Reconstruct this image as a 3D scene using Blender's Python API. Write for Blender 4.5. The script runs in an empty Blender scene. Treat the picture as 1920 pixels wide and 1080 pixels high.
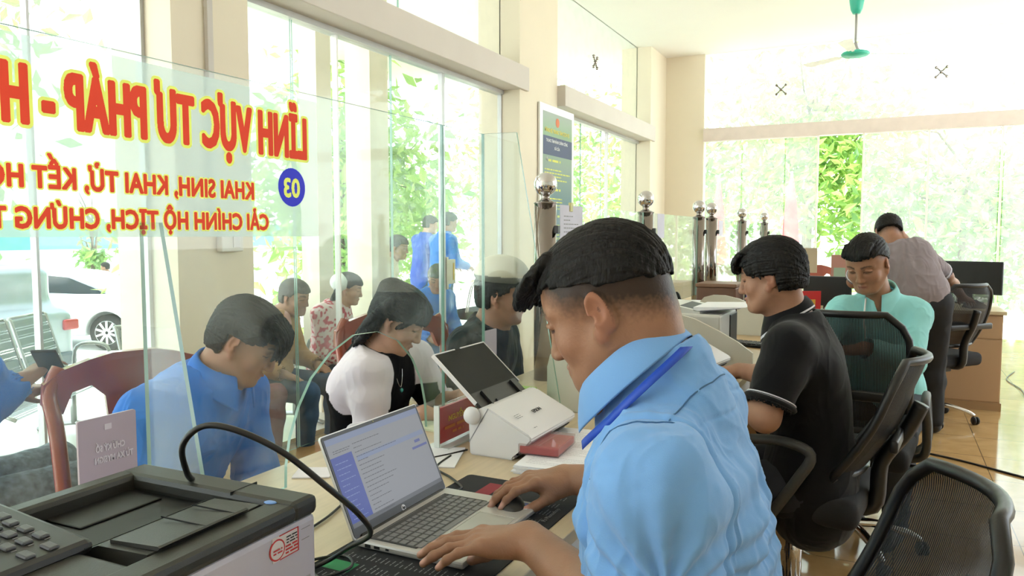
import bpy, bmesh, math, random, numpy as np
from mathutils import Vector, Matrix
from math import sin, cos, pi, radians, sqrt, atan2
S = bpy.context.scene
COL = S.collection
# ---------------------------------------------------------------- camera
TH, PH = radians(26.4), radians(4.03)
cam_d = bpy.data.cameras.new('camera'); cam = bpy.data.objects.new('camera', cam_d); COL.objects.link(cam)
cam_d.sensor_width = 36; cam_d.lens = 36 * 1420 / 1920; cam_d.clip_start = .02; cam_d.clip_end = 300
cam.location = (0, 0, 1.32); cam.rotation_euler = (pi / 2 - PH, 0, TH)
S.camera = cam
# ---------------------------------------------------------------- light
W = bpy.data.worlds.new('world'); S.world = W; W.use_nodes = True
nt = W.node_tree; bg = nt.nodes['Background']
tcw = nt.nodes.new('ShaderNodeTexCoord'); sx_ = nt.nodes.new('ShaderNodeSeparateXYZ'); nt.links.new(tcw.outputs['Generated'], sx_.inputs[0])
rp = nt.nodes.new('ShaderNodeValToRGB'); rp.color_ramp.elements[0].position = .47; rp.color_ramp.elements[0].color = (1, .97, .92, 1); rp.color_ramp.elements[1].position = .56; rp.color_ramp.elements[1].color = (.72, .80, .86, 1)
mr_ = nt.nodes.new('ShaderNodeMapRange'); mr_.inputs['From Min'].default_value = -1; nt.links.new(sx_.outputs[2], mr_.inputs[0]); nt.links.new(mr_.outputs[0], rp.inputs[0]); nt.links.new(rp.outputs[0], bg.inputs[0])
bg.inputs[1].default_value = 4.4
sun_d = bpy.data.lights.new('sun', 'SUN'); sun_d.energy = 9.0; sun_d.angle = radians(1.5); sun_d.color = (1, .96, .88)
sun = bpy.data.objects.new('sun', sun_d); COL.objects.link(sun)
sun.rotation_euler = Vector((.35, .55, -1.05)).to_track_quat('-Z', 'Y').to_euler()
S.view_settings.view_transform = 'Standard'; S.view_settings.look = 'None'
S.view_settings.gamma = 1; S.view_settings.use_curve_mapping = False
S.view_settings.exposure = 0.38
S.cycles.use_denoising = True
S.cycles.max_bounces = 8; S.cycles.diffuse_bounces = 4; S.cycles.glossy_bounces = 4
S.cycles.transmission_bounces = 8; S.cycles.transparent_max_bounces = 24
S.cycles.caustics_reflective = False; S.cycles.caustics_refractive = False
S.cycles.sample_clamp_indirect = 6
# ---------------------------------------------------------------- materials
MATS = {}
def lin(c):
    if isinstance(c, str):
        c = tuple(int(c[i:i+2], 16) / 255 for i in (0, 2, 4))
    return tuple(((v + .055) / 1.055) ** 2.4 if v > .04045 else v / 12.92 for v in c[:3])
def mat(name, col, rough=.5, metal=0, spec=.5, bump=0, bscale=60, var=0, vscale=8, sheen=0, trans=0, emit=None, estr=0, coat=0, stretch=(1, 1, 1), attr=None, alpha=1, detail=3):
    if name in MATS: return MATS[name]
    m = bpy.data.materials.new(name); m.use_nodes = True; N = m.node_tree.nodes; Lk = m.node_tree.links
    b = N['Principled BSDF']; c = lin(col)
    b.inputs['Base Color'].default_value = (*c, 1); b.inputs['Roughness'].default_value = rough
    b.inputs['Metallic'].default_value = metal; b.inputs['Specular IOR Level'].default_value = spec
    b.inputs['Coat Weight'].default_value = coat; b.inputs['Alpha'].default_value = alpha
    if sheen: b.inputs['Sheen Weight'].default_value = sheen
    if emit: b.inputs['Emission Color'].default_value = (*lin(emit), 1); b.inputs['Emission Strength'].default_value = estr
    tc = N.new('ShaderNodeTexCoord'); mp = N.new('ShaderNodeMapping'); Lk.new(tc.outputs['Object'], mp.inputs[0]); mp.inputs['Scale'].default_value = stretch
    src = None
    if attr:
        at = N.new('ShaderNodeAttribute'); at.attribute_name = attr; src = at.outputs['Color']; Lk.new(src, b.inputs['Base Color'])
    nz = N.new('ShaderNodeTexNoise'); nz.inputs['Scale'].default_value = vscale; nz.inputs['Detail'].default_value = detail; Lk.new(mp.outputs[0], nz.inputs[0])
    if var or not bump:
        var = var or .04
        mr = N.new('ShaderNodeMapRange'); mr.inputs['From Min'].default_value = .3; mr.inputs['From Max'].default_value = .7
        mr.inputs['To Min'].default_value = 1 - var; mr.inputs['To Max'].default_value = 1 + var; Lk.new(nz.outputs[0], mr.inputs[0])
        mx = N.new('ShaderNodeVectorMath'); mx.operation = 'SCALE'
        if src: Lk.new(src, mx.inputs[0])
        else: mx.inputs[0].default_value = c
        Lk.new(mr.outputs[0], mx.inputs['Scale']); Lk.new(mx.outputs[0], b.inputs['Base Color'])
    if bump:
        n2 = N.new('ShaderNodeTexNoise'); n2.inputs['Scale'].default_value = bscale; n2.inputs['Detail'].default_value = detail; Lk.new(mp.outputs[0], n2.inputs[0])
        bp = N.new('ShaderNodeBump'); bp.inputs['Strength'].default_value = bump; bp.inputs['Distance'].default_value = .004
        Lk.new(n2.outputs[0], bp.inputs['Height']); Lk.new(bp.outputs[0], b.inputs['Normal'])
    MATS[name] = m; return m
def glass_mat(name, tint=(.93, .97, .95), haze=.0, hazecol=(.8, .88, .9), refl=1.0, dirt=0.0):
    """thin pane: transparent + fresnel reflection + a diffuse haze (dust; painted glare on the back wall)"""
    if name in MATS: return MATS[name]
    m = bpy.data.materials.new(name); m.use_nodes = True; N = m.node_tree.nodes; Lk = m.node_tree.links
    N.remove(N['Principled BSDF']); out = N['Material Output']
    t = N.new('ShaderNodeBsdfTransparent'); t.inputs[0].default_value = (*tint, 1)
    g = N.new('ShaderNodeBsdfGlossy'); g.inputs['Roughness'].default_value = .0; g.inputs[0].default_value = (refl, refl, refl, 1)
    lw = N.new('ShaderNodeLayerWeight'); lw.inputs[0].default_value = .5; pw = N.new('ShaderNodeMath'); pw.operation = 'POWER'; pw.inputs[1].default_value = 4.5; Lk.new(lw.outputs['Facing'], pw.inputs[0]); fr = N.new('ShaderNodeMath'); fr.operation = 'MULTIPLY_ADD'; fr.inputs[1].default_value = .75; fr.inputs[2].default_value = .018; Lk.new(pw.outputs[0], fr.inputs[0])
    mx = N.new('ShaderNodeMixShader'); Lk.new(fr.outputs[0], mx.inputs[0]); Lk.new(t.outputs[0], mx.inputs[1]); Lk.new(g.outputs[0], mx.inputs[2])
    last = mx
    if haze or dirt:
        d = N.new('ShaderNodeBsdfDiffuse'); d.inputs[0].default_value = (*hazecol, 1)
        tr = N.new('ShaderNodeBsdfTranslucent'); tr.inputs[0].default_value = (*hazecol, 1)
        ad = N.new('ShaderNodeMixShader'); ad.inputs[0].default_value = .5; Lk.new(d.outputs[0], ad.inputs[1]); Lk.new(tr.outputs[0], ad.inputs[2])
        m2 = N.new('ShaderNodeMixShader'); Lk.new(mx.outputs[0], m2.inputs[1]); Lk.new(ad.outputs[0], m2.inputs[2])
        tc = N.new('ShaderNodeTexCoord'); nz = N.new('ShaderNodeTexNoise'); nz.inputs['Scale'].default_value = 9; nz.inputs['Detail'].default_value = 8; Lk.new(tc.outputs['Object'], nz.inputs[0])
        mr = N.new('ShaderNodeMapRange'); mr.inputs['From Min'].default_value = .42; mr.inputs['From Max'].default_value = .75
        mr.inputs['To Min'].default_value = haze; mr.inputs['To Max'].default_value = haze + dirt; Lk.new(nz.outputs[0], mr.inputs[0]); Lk.new(mr.outputs[0], m2.inputs[0])
        last = m2
    Lk.new(last.outputs[0], out.inputs[0]); MATS[name] = m; return m
# ---------------------------------------------------------------- object helpers
def tag(o, label=None, cat=None, group=None, kind=None):
    if label: o['label'] = label
    if cat: o['category'] = cat
    if group: o['group'] = group
    if kind: o['kind'] = kind
    return o
def empty(name, loc=(0, 0, 0), rz=0, label=None, cat=None, group=None):
    o = bpy.data.objects.new(name, None); o.empty_display_size = .05; COL.objects.link(o)
    o.location = loc; o.rotation_euler = (0, 0, rz); return tag(o, label, cat, group)
def obj(name, bm, m, parent=None, smooth=False, loc=None):
    me = bpy.data.meshes.new(name)
    if isinstance(bm, bmesh.types.BMesh):
        bmesh.ops.recalc_face_normals(bm, faces=bm.faces[:]); bm.to_mesh(me); bm.free()
    else:
        me.from_pydata(bm[0], [], bm[1]); me.update()
    o = bpy.data.objects.new(name, me); COL.objects.link(o)
    for x in (m if isinstance(m, (list, tuple)) else [m]): me.materials.append(x)
    if smooth: me.polygons.foreach_set('use_smooth', [True] * len(me.polygons))
    if parent: o.parent = parent
    if loc: o.location = loc
    return o
def smooth_by_angle(o, a=35):
    me = o.data; me.polygons.foreach_set('use_smooth', [True] * len(me.polygons))
    try: me.set_sharp_from_angle(angle=radians(a))
    except Exception: pass
    return o
def struct(name, bm, m): return tag(obj(name, bm, m), kind='structure')
def B(): return bmesh.new()
def box(bm, lo, hi, bev=0, mi=0, M=None, seg=2):
    r = bmesh.ops.create_cube(bm, size=1); vs = r['verts']
    for v in vs: v.co = Vector([lo[i] + (v.co[i] + .5) * (hi[i] - lo[i]) for i in range(3)])
    fs = set(f for v in vs for f in v.link_faces)
    if bev:
        es = list(set(e for v in vs for e in v.link_edges))
        rr = bmesh.ops.bevel(bm, geom=es, offset=bev, segments=seg, affect='EDGES', profile=.5); fs = set(rr['faces']) | set(f for f in bm.faces if f.is_valid and f in fs)
        vs = list(set(v for f in fs for v in f.verts))
    for f in fs:
        if f.is_valid: f.material_index = mi
    if M is not None:
        for v in vs: v.co = M @ v.co
    return vs
def tube(bm, pts, r, n=10, closed=False, cap=True, mi=0):
    """swept tube; r a number or a list"""
    P = [Vector(p) for p in pts]; k = len(P); R = r if isinstance(r, (list, tuple)) else [r] * k
    rings = []; up = None
    for i in range(k):
        a = P[(i - 1) % k] if (closed or i > 0) else P[i]; b = P[(i + 1) % k] if (closed or i < k - 1) else P[i]
        t = (b - a).normalized()
        if up is None: up = t.orthogonal().normalized()
        else:
            up = (up - t * up.dot(t))
            up = up.normalized() if up.length > 1e-6 else t.orthogonal().normalized()
        s = t.cross(up)
        rings.append([bm.verts.new(P[i] + (up * cos(2 * pi * j / n) + s * sin(2 * pi * j / n)) * R[i]) for j in range(n)])
    for i in range(k if closed else k - 1):
        A, C = rings[i], rings[(i + 1) % k]
        for j in range(n):
            f = bm.faces.new((A[j], A[(j + 1) % n], C[(j + 1) % n], C[j])); f.smooth = True; f.material_index = mi
    if cap and not closed:
        for q in (rings[0][::-1], rings[-1]): bm.faces.new(q).material_index = mi
def spline(pts, n=8, closed=False):
    P = [Vector(p) for p in pts]; out = []; k = len(P)
    for i in range(k if closed else k - 1):
        p0 = P[(i - 1) % k] if closed or i > 0 else P[i]; p1 = P[i]; p2 = P[(i + 1) % k]; p3 = P[(i + 2) % k] if closed or i < k - 2 else p2
        for j in range(n):
            t = j / n
            out.append(.5 * ((2 * p1) + (-p0 + p2) * t + (2 * p0 - 5 * p1 + 4 * p2 - p3) * t * t + (-p0 + 3 * p1 - 3 * p2 + p3) * t ** 3))
    if not closed: out.append(P[-1])
    return out
def lathe(bm, prof, c=(0, 0, 0), n=24, mi=0):
    c = Vector(c); rings = []
    for r, z in prof:
        rings.append([bm.verts.new(c + Vector((max(r, 1e-5) * cos(2 * pi * j / n), max(r, 1e-5) * sin(2 * pi * j / n), z))) for j in range(n)])
    for A, C in zip(rings, rings[1:]):
        for j in range(n):
            f = bm.faces.new((A[j], A[(j + 1) % n], C[(j + 1) % n], C[j])); f.smooth = True; f.material_index = mi
    bm.faces.new(rings[0][::-1]); bm.faces.new(rings[-1])
def prism(bm, poly, ax, a, b, mi=0):
    """polygon in the two other axes (cyclic order) extruded along axis ax from a to b"""
    def mk(p, t):
        v = [0, 0, 0]; o = [i for i in range(3) if i != ax]; v[o[0]] = p[0]; v[o[1]] = p[1]; v[ax] = t; return bm.verts.new(v)
    A = [mk(p, a) for p in poly]; C = [mk(p, b) for p in poly]; n = len(poly)
    fs = [bm.faces.new(A[::-1]), bm.faces.new(C)]
    for i in range(n): fs.append(bm.faces.new((A[i], A[(i + 1) % n], C[(i + 1) % n], C[i])))
    for f in fs: f.material_index = mi
    return A + C
def rrect(x0, y0, x1, y1, r, n=5):
    out = []
    for cx, cy, a in ((x1 - r, y1 - r, 0), (x0 + r, y1 - r, 90), (x0 + r, y0 + r, 180), (x1 - r, y0 + r, 270)):
        for i in range(n + 1):
            t = radians(a + 90 * i / n); out.append((cx + r * cos(t), cy + r * sin(t)))
    return out
def quad(bm, a, b, c, d, mi=0):
    f = bm.faces.new([bm.verts.new(p) for p in (a, b, c, d)]); f.material_index = mi
def text(name, s, size, m, parent, M, off=0, sx=1, align='LEFT', depth=.0004, track=1.0):
    """lettering as a thin mesh; M places the text plane (x right, y up)"""
    cu = bpy.data.curves.new(name, 'FONT'); cu.body = s; cu.size = size; cu.offset = off; cu.extrude = depth; cu.align_x = align; cu.resolution_u = 3; cu.space_character = track
    t = bpy.data.objects.new(name, cu); COL.objects.link(t)
    dg = bpy.context.evaluated_depsgraph_get(); me = bpy.data.meshes.new_from_object(t.evaluated_get(dg))
    bpy.data.objects.remove(t); bpy.data.curves.remove(cu)
    o = bpy.data.objects.new(name, me); COL.objects.link(o); me.materials.clear(); me.materials.append(m)
    me.transform(Matrix.Diagonal((sx, 1, 1, 1))); me.transform(M)
    if parent: o.parent = parent
    return o
def frameM(o, x, y):
    x = Vector(x).normalized(); y = Vector(y).normalized(); z = x.cross(y); m = Matrix((x, y, z)).transposed().to_4x4(); m.translation = Vector(o); return m
def copy_tree(o, parent=None):
    c = o.copy(); COL.objects.link(c)
    if parent: c.parent = parent
    for ch in list(o.children): copy_tree(ch, c)
    return c
# ---------------------------------------------------------------- distance-field modeller for people (numpy only)
f32 = np.float32
_rs = np.random.RandomState(7); _lat = _rs.rand(32, 32, 32).astype(f32) * 2 - 1
def vnoise(P):
    P = np.asarray(P, f32); i = np.floor(P).astype(int); f = P - i; f = f * f * (3 - 2 * f); i &= 31; j = (i + 1) & 31
    x0, y0, z0 = i[..., 0], i[..., 1], i[..., 2]; x1, y1, z1 = j[..., 0], j[..., 1], j[..., 2]; fx, fy, fz = f[..., 0], f[..., 1], f[..., 2]
    g = _lat
    a = g[x0, y0, z0] * (1 - fx) + g[x1, y0, z0] * fx; b = g[x0, y1, z0] * (1 - fx) + g[x1, y1, z0] * fx
    c = g[x0, y0, z1] * (1 - fx) + g[x1, y0, z1] * fx; d = g[x0, y1, z1] * (1 - fx) + g[x1, y1, z1] * fx
    return (a * (1 - fy) + b * fy) * (1 - fz) + (c * (1 - fy) + d * fy) * fz
def V(*a): return np.array(a, float)
def nrm(a): a = np.asarray(a, float); return a / (np.linalg.norm(a) + 1e-12)
class Sdf:
    def __init__(s): s.ops = []
    def cone(s, a, b, ra, rb, k=.02, op='u'): s.ops.append(('c', op, k, V(*a), V(*b), ra, rb)); return s
    def chain(s, pts, rs, k=.02, op='u'):
        for i in range(len(pts) - 1): s.cone(pts[i], pts[i + 1], rs[i], rs[i + 1], k, op)
        return s
    def ell(s, c, r, R=None, k=.02, op='u'): s.ops.append(('e', op, k, V(*c), V(*r), np.eye(3) if R is None else np.asarray(R, float))); return s
    def box(s, c, h, R=None, rad=.01, k=.01, op='u'): s.ops.append(('b', op, k, V(*c), V(*h), np.eye(3) if R is None else np.asarray(R, float), rad)); return s
    def cut(s, fn): s.ops.append(('f', 'i', 0, fn)); return s
    def bounds(s, pad):
        lo, hi = V(9e9, 9e9, 9e9), V(-9e9, -9e9, -9e9)
        for o in s.ops:
            if o[1] != 'u': continue
            a, b = s.bb(o); lo = np.minimum(lo, a); hi = np.maximum(hi, b)
        return lo - pad, hi + pad
    def bb(s, o):
        if o[0] == 'c': return np.minimum(o[3] - o[5], o[4] - o[6]), np.maximum(o[3] + o[5], o[4] + o[6])
        e = np.abs(o[5]) @ (o[4] + (o[6] if o[0] == 'b' else 0)); return o[3] - e, o[3] + e
    def field(s, lo, hi, vox):
        n = np.maximum(np.ceil((hi - lo) / vox).astype(int) + 1, 2)
        ax = [(lo[i] + np.arange(n[i]) * vox).astype(f32) for i in range(3)]
        F = np.full(n, .3, f32)
        for o in s.ops:
            if o[0] == 'f':
                P = np.stack(np.meshgrid(*ax, indexing='ij'), -1); F = np.maximum(F, o[3](P).astype(f32)); continue
            a, b = s.bb(o); m = o[2] + 4 * vox
            i0 = np.clip(np.floor((a - m - lo) / vox).astype(int), 0, n); i1 = np.clip(np.ceil((b + m - lo) / vox).astype(int) + 1, 0, n)
            if np.any(i1 <= i0): continue
            X, Y, Z = [ax[i][i0[i]:i1[i]].astype(f32) for i in range(3)]
            X = X[:, None, None]; Y = Y[None, :, None]; Z = Z[None, None, :]
            if o[0] == 'c':
                p, q = o[3], o[4]; ba = (q - p).astype(f32); L2 = max(float(ba @ ba), 1e-9)
                x, y, z = X - f32(p[0]), Y - f32(p[1]), Z - f32(p[2])
                t = np.clip((x * ba[0] + y * ba[1] + z * ba[2]) / f32(L2), 0, 1)
                D = np.sqrt((x - t * ba[0]) ** 2 + (y - t * ba[1]) ** 2 + (z - t * ba[2]) ** 2) - (f32(o[5]) + f32(o[6] - o[5]) * t)
            else:
                c, r, R = o[3], o[4], o[5].astype(f32); x, y, z = X - f32(c[0]), Y - f32(c[1]), Z - f32(c[2])
                u = [R[0, i] * x + R[1, i] * y + R[2, i] * z for i in range(3)]
                if o[0] == 'e':
                    k0 = np.sqrt(sum((u[i] / f32(r[i])) ** 2 for i in range(3))); k1 = np.sqrt(sum((u[i] / f32(r[i] ** 2)) ** 2 for i in range(3))) + f32(1e-6)
                    D = k0 * (k0 - 1) / k1
                else:
                    q = [np.abs(u[i]) - f32(r[i]) for i in range(3)]
                    D = np.sqrt(sum(np.maximum(v, 0) ** 2 for v in q)) + np.minimum(np.maximum(np.maximum(q[0], q[1]), q[2]), 0) - f32(o[6])
            sl = tuple(slice(i0[i], i1[i]) for i in range(3)); A = F[sl]; k = f32(max(o[2], 1e-5))
            if o[1] == 'u': h = np.maximum(k - np.abs(A - D), 0) / k; F[sl] = np.minimum(A, D) - h * h * k * f32(.25)
            elif o[1] == 's': h = np.maximum(k - np.abs(A + D), 0) / k; F[sl] = np.maximum(A, -D) + h * h * k * f32(.25)
        return F
    def mesh(s, vox, lo=None, hi=None, zclip=None):
        a, b = s.bounds(3 * vox + .03)
        lo = a if lo is None else np.maximum(a, V(*lo)); hi = b if hi is None else np.minimum(b, V(*hi))
        return nets(s.field(lo, hi, vox), lo, vox)
def nets(F, lo, vox):
    In = F < 0; n = np.array(F.shape)
    c = np.zeros(n - 1, np.int8)
    for dx in (0, 1):
        for dy in (0, 1):
            for dz in (0, 1): c += In[dx:n[0]-1+dx, dy:n[1]-1+dy, dz:n[2]-1+dz]
    act = (c > 0) & (c < 8); idx = np.argwhere(act); ids = np.full(act.shape, -1, np.int64); ids[act] = np.arange(len(idx))
    acc = np.zeros((len(idx), 3)); cnt = np.zeros(len(idx))
    cr = [(x, y, z) for x in (0, 1) for y in (0, 1) for z in (0, 1)]
    vals = {q: F[idx[:, 0] + q[0], idx[:, 1] + q[1], idx[:, 2] + q[2]] for q in cr}
    for q in cr:
        for ax in range(3):
            if q[ax] == 0:
                p = list(q); p[ax] = 1; p = tuple(p); a, b = vals[q], vals[p]; m = (a < 0) != (b < 0)
                t = np.where(m, a / np.where(m, a - b, 1), 0); pt = np.tile(np.array(q, float), (len(idx), 1)); pt[:, ax] = t
                acc[m] += pt[m]; cnt[m] += 1
    verts = (idx + acc / np.maximum(cnt, 1)[:, None]) * vox + lo
    faces = []
    for ax in range(3):
        o1, o2 = [i for i in range(3) if i != ax]
        sa = [slice(None)] * 3; sb = [slice(None)] * 3; sa[ax] = slice(0, -1); sb[ax] = slice(1, None)
        A, Bm = In[tuple(sa)], In[tuple(sb)]; e = np.argwhere(A != Bm)
        m = (e[:, o1] > 0) & (e[:, o2] > 0) & (e[:, o1] < n[o1] - 1) & (e[:, o2] < n[o2] - 1); e = e[m]
        if not len(e): continue
        sgn = A[e[:, 0], e[:, 1], e[:, 2]]
        def cell(d1, d2):
            q = e.copy(); q[:, o1] -= d1; q[:, o2] -= d2; return ids[q[:, 0], q[:, 1], q[:, 2]]
        qd = np.stack([cell(1, 1), cell(0, 1), cell(0, 0), cell(1, 0)], 1)
        flip = sgn if ax != 1 else ~sgn
        qd[~flip] = qd[~flip][:, ::-1]; faces.append(qd)
    faces = np.concatenate(faces) if faces else np.zeros((0, 4), int)
    return verts, faces
def vnormals(v, f):
    a = np.cross(v[f[:, 2]] - v[f[:, 0]], v[f[:, 3]] - v[f[:, 1]]); n = np.zeros_like(v)
    for i in range(4): np.add.at(n, f[:, i], a)
    return n / (np.linalg.norm(n, axis=1, keepdims=True) + 1e-12)
def relax(v, f, it=1, w=.5):
    for _ in range(it):
        s = np.zeros_like(v); c = np.zeros(len(v))
        for i in range(4):
            for j in (1, 3): np.add.at(s, f[:, i], v[f[:, (i + j) % 4]]); np.add.at(c, f[:, i], 1)
        v = v + w * (s / np.maximum(c, 1)[:, None] - v)
    return v
def sdf_obj(name, sd, vox, m, parent=None, colf=None, disp=None, boxes=None, rel=1, origin=None):
    """one mesh from a distance field; boxes = [(lo, hi, vox)] for finer regions; colf(P)->rgb linear; disp(P,N)->metres"""
    vs, fs, off = [], [], 0
    for lo, hi, vx in (boxes or [(None, None, vox)]):
        v, f = sd.mesh(vx, lo, hi)
        if not len(f): continue
        if False: pass
        if rel: v = relax(v, f, rel)
        if disp is not None: n = vnormals(v, f); v = v + n * disp(v, n)[:, None]
        vs.append(v); fs.append(f + off); off += len(v)
    v = np.concatenate(vs); f = np.concatenate(fs)
    og = V(0, 0, 0) if origin is None else V(*origin)
    me = bpy.data.meshes.new(name); me.vertices.add(len(v)); me.vertices.foreach_set('co', (v - og).astype(f32).ravel())
    me.loops.add(len(f) * 4); me.loops.foreach_set('vertex_index', f.astype(np.int32).ravel())
    me.polygons.add(len(f)); me.polygons.foreach_set('loop_start', np.arange(0, len(f) * 4, 4, dtype=np.int32)); me.polygons.foreach_set('loop_total', np.full(len(f), 4, np.int32))
    me.update(calc_edges=True); me.validate(); me.polygons.foreach_set('use_smooth', [True] * len(me.polygons))
    if colf is not None:
        at = me.color_attributes.new('Col', 'FLOAT_COLOR', 'POINT'); c = np.ones((len(v), 4), f32); c[:, :3] = colf(v); at.data.foreach_set('color', c.ravel())
    me.materials.append(m); o = bpy.data.objects.new(name, me); COL.objects.link(o)
    if parent is not None: o.parent = parent
    else: o.location = og
    return o
def kid(o, parent):
    """parent a mesh built in world coordinates to a root that stands at parent.location"""
    o.data.transform(Matrix.Translation(-parent.location)); o.parent = parent; return o
# ---------------------------------------------------------------- people
SK = {'main': lin('A2775D'), 'tan': lin('A67B63'), 'light': lin('C79D86'), 'dark': lin('8A6049')}
LIP, BROW = lin('A0605A'), lin('2A211E')
skin_m = mat('skin', 'B08468', rough=.48, spec=.35, attr='Col', var=.05, vscale=35, bump=.12, bscale=260)
skin_m.node_tree.nodes['Principled BSDF'].inputs['Subsurface Weight'].default_value = .0
hair_m = mat('black_hair', '0B0A0B', rough=.55, spec=.3, bump=.6, bscale=260, stretch=(1, 1, .3), var=.2)
hairg_m = mat('grey_hair', '5A5652', rough=.5, spec=.3, bump=.5, bscale=170, var=.15)
eye_m = mat('eye_white', 'D8D0C8', rough=.2); iris_m = mat('dark_iris', '1A100C', rough=.1, spec=.8)
class Head:
    """local frame: x right, y forward, z up; metres, scaled"""
    def __init__(h, O, yaw, pitch, roll=0, sc=.93, jf=1.0):
        h.jf = jf
        y, p, r = radians(yaw), radians(pitch), radians(roll)
        f0 = V(-sin(y), cos(y), 0); r0 = V(cos(y), sin(y), 0); u0 = V(0, 0, 1)
        h.f = f0 * cos(p) - u0 * sin(p); u = f0 * sin(p) + u0 * cos(p)
        h.r = r0 * cos(r) + u * sin(r); h.u = u * cos(r) - r0 * sin(r); h.O = V(*O); h.s = sc
        h.R = np.stack([h.r, h.f, h.u], 1)
    def w(h, *l): return h.O + h.s * (h.R @ V(*l))
    def loc(h, P): return ((P - h.O) @ h.R) / h.s
    def skull(h, S, ears=(1, 1), nose=1., wide=1.):
        s = h.s; zz = lambda c: (c[0], c[1], c[2] if c[2] > -.02 else -.02 + (c[2] + .02) * h.jf)
        E = lambda c, r, k=.02, op='u', R=None: S.ell(h.w(*zz(c)), V(*r) * s, h.R if R is None else h.R @ R, k * s, op)
        K = lambda a, b, ra, rb, k=.015, op='u': S.cone(h.w(*zz(a)), h.w(*zz(b)), ra * s, rb * s, k * s, op)
        w = wide
        E((0, -.012, .04), (.076 * w, .094, .083), .01); E((0, .03, .035), (.068 * w, .066, .065), .03)
        E((0, .028, -.03), (.062 * w, .066, .072), .03); E((0, .045, -.078), (.042 * w, .042, .034), .03)
        for x in (-1, 1):
            K((x * .056 * w, .0, -.045), (x * .03 * w, .062, -.098), .018, .016, .03)
            E((x * .04 * w, .062, -.028), (.024, .02, .022), .025)
            K((x * .014, .088, .026), (x * .05 * w, .07, .026), .009, .008, .012)
            E((x * .033, .094, .004), (.018, .011, .011), .012, 's')
            E((x * .033, .078, .003), (.0155, .0125, .012), .003)
            K((x * .018, .0885, .0105), (x * .033, .0925, .013), .0032, .0034, .004); K((x * .033, .0925, .013), (x * .051, .082, .008), .0034, .0028, .004)
            E((x * .0125 * nose, .101, -.037), (.0085, .0095, .0075), .008)
            E((x * .008, .104, -.0455), (.0042, .005, .004), .003, 's')
        K((0, .092, .02), (0, .108, -.022), .0075, .0095, .014); E((0, .1115, -.033), (.0115, .0095, .0095), .01)
        K((-.015, .0935, -.064), (0, .099, -.0625), .0045, .0055, .006); K((.015, .0935, -.064), (0, .099, -.0625), .0045, .0055, .006)
        K((-.013, .0925, -.073), (.013, .0925, -.073), .0058, .0058, .007); E((0, .0995, -.0685), (.02, .004, .0016), .003, 's')
        E((0, .079, -.098), (.021, .018, .016), .02)
        for x, on in zip((-1, 1), ears):
            if not on: continue
            c, si = cos(.45 * x), sin(.45 * x); R = np.array([[c, si, 0], [-si, c, 0], [0, 0, 1.]])
            t = -.2; R = R @ np.array([[1, 0, 0], [0, cos(t), -sin(t)], [0, sin(t), cos(t)]])
            E((x * .081, -.012, -.002), (.0075, .0185, .031), .008, 'u', R)
            E((x * .078, .0, -.034), (.007, .009, .012), .01)
            E((x * .0895, -.008, .004), (.0072, .0115, .019), .005, 's', R)
            E((x * .083, -.004, -.008), (.004, .006, .009), .004, 'u', R)
            E((x * .088, .002, -.008), (.008, .0045, .0055), .003, 's', R)
    def colour(h, P, C, lips=1, fade=None, brows=1, stub=0):
        q = h.loc(P); x, y, z = q[:, 0], q[:, 1], q[:, 2]; ax = np.abs(x); z = np.where(z < -.02, -.02 + (z + .02) / h.jf, z)
        def mixin(m, c, a=1.): 
            m = np.clip(m, 0, 1)[:, None] * a; C[:] = C * (1 - m) + np.array(c) * m
        nz = vnoise(q * 300)
        if brows:
            t = (ax - .013) / .042; zb = .026 + .008 * np.sin(np.clip(t, 0, 1) * 2.2) - .004 * t
            th = .0055 * np.clip(1.15 - t * .55, .3, 1); m = ((t > 0) & (t < 1) & (y > .04)) * np.clip(1.25 - np.abs(z - zb) / th + nz * .35, 0, 1); mixin(m, BROW, .85)
            m = (np.abs(z - (.0015 - .0 * ax)) < .0022) & (np.abs(ax - .034) < .0175) & (y > .068); mixin(m.astype(float), BROW, .85)
        m = (np.abs(z + .068) < .0115) & (ax < .024) & (y > .08); mixin(m * np.clip(1.3 - (ax / .023) ** 2 - ((z + .068) / .011) ** 2, 0, 1), LIP, .6 * lips)
        redd = np.exp(-((ax - .045) / .02) ** 2 - ((z + .03) / .025) ** 2) * (y > .03); mixin(redd, lin('A86450'), .25)
        e = (ax > .079) & (np.abs(z + .003) < .045) & (np.abs(y + .008) < .03); mixin(e.astype(float), lin('B0705C'), .35)
        if fade is not None:
            line = fade(y); m = np.clip((z - line) / .045 + .25 * nz * .6, 0, 1) * ~((ax > .0815) & (np.abs(y + .008) < .03) & (z < .034)); mixin(m, lin('1C1715'), .93)
    def hair(h, line, thick=.012, low=-.07, lift=.0, locks=(), vox=.002, name='hair', m=None, parent=None, origin=None, seed=0, amp=.003, side=.0, vol=(1, 1, 1), extra=None):
        """line(x,y)->lower limit of hair in local z"""
        S = Sdf(); s = h.s
        S.ell(h.w(0, -.012, .042 + lift), V(.076 + thick + side, .094 + thick, .084 + thick) * s * V(*vol), h.R, .01 * s)
        S.ell(h.w(0, .028, .042 + lift), V(.068 + thick + side, .066 + thick, .064 + thick) * s * V(*vol), h.R, .03 * s)
        if low < -.02: S.ell(h.w(0, -.03, -.02), V(.07 + thick * .8, .072 + thick * .6, .07) * s, h.R, .03 * s)
        def fn(P):
            q = ((P.reshape(-1, 3) - h.O.astype(f32)) @ h.R.astype(f32)) / f32(s); n = vnoise(q * np.array([90, 90, 20], f32)) * .006
            return ((line(q[:, 0], q[:, 1]) + n - q[:, 2]) * s).reshape(P.shape[:-1])
        S.cut(fn)
        rnd = random.Random(seed)
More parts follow.
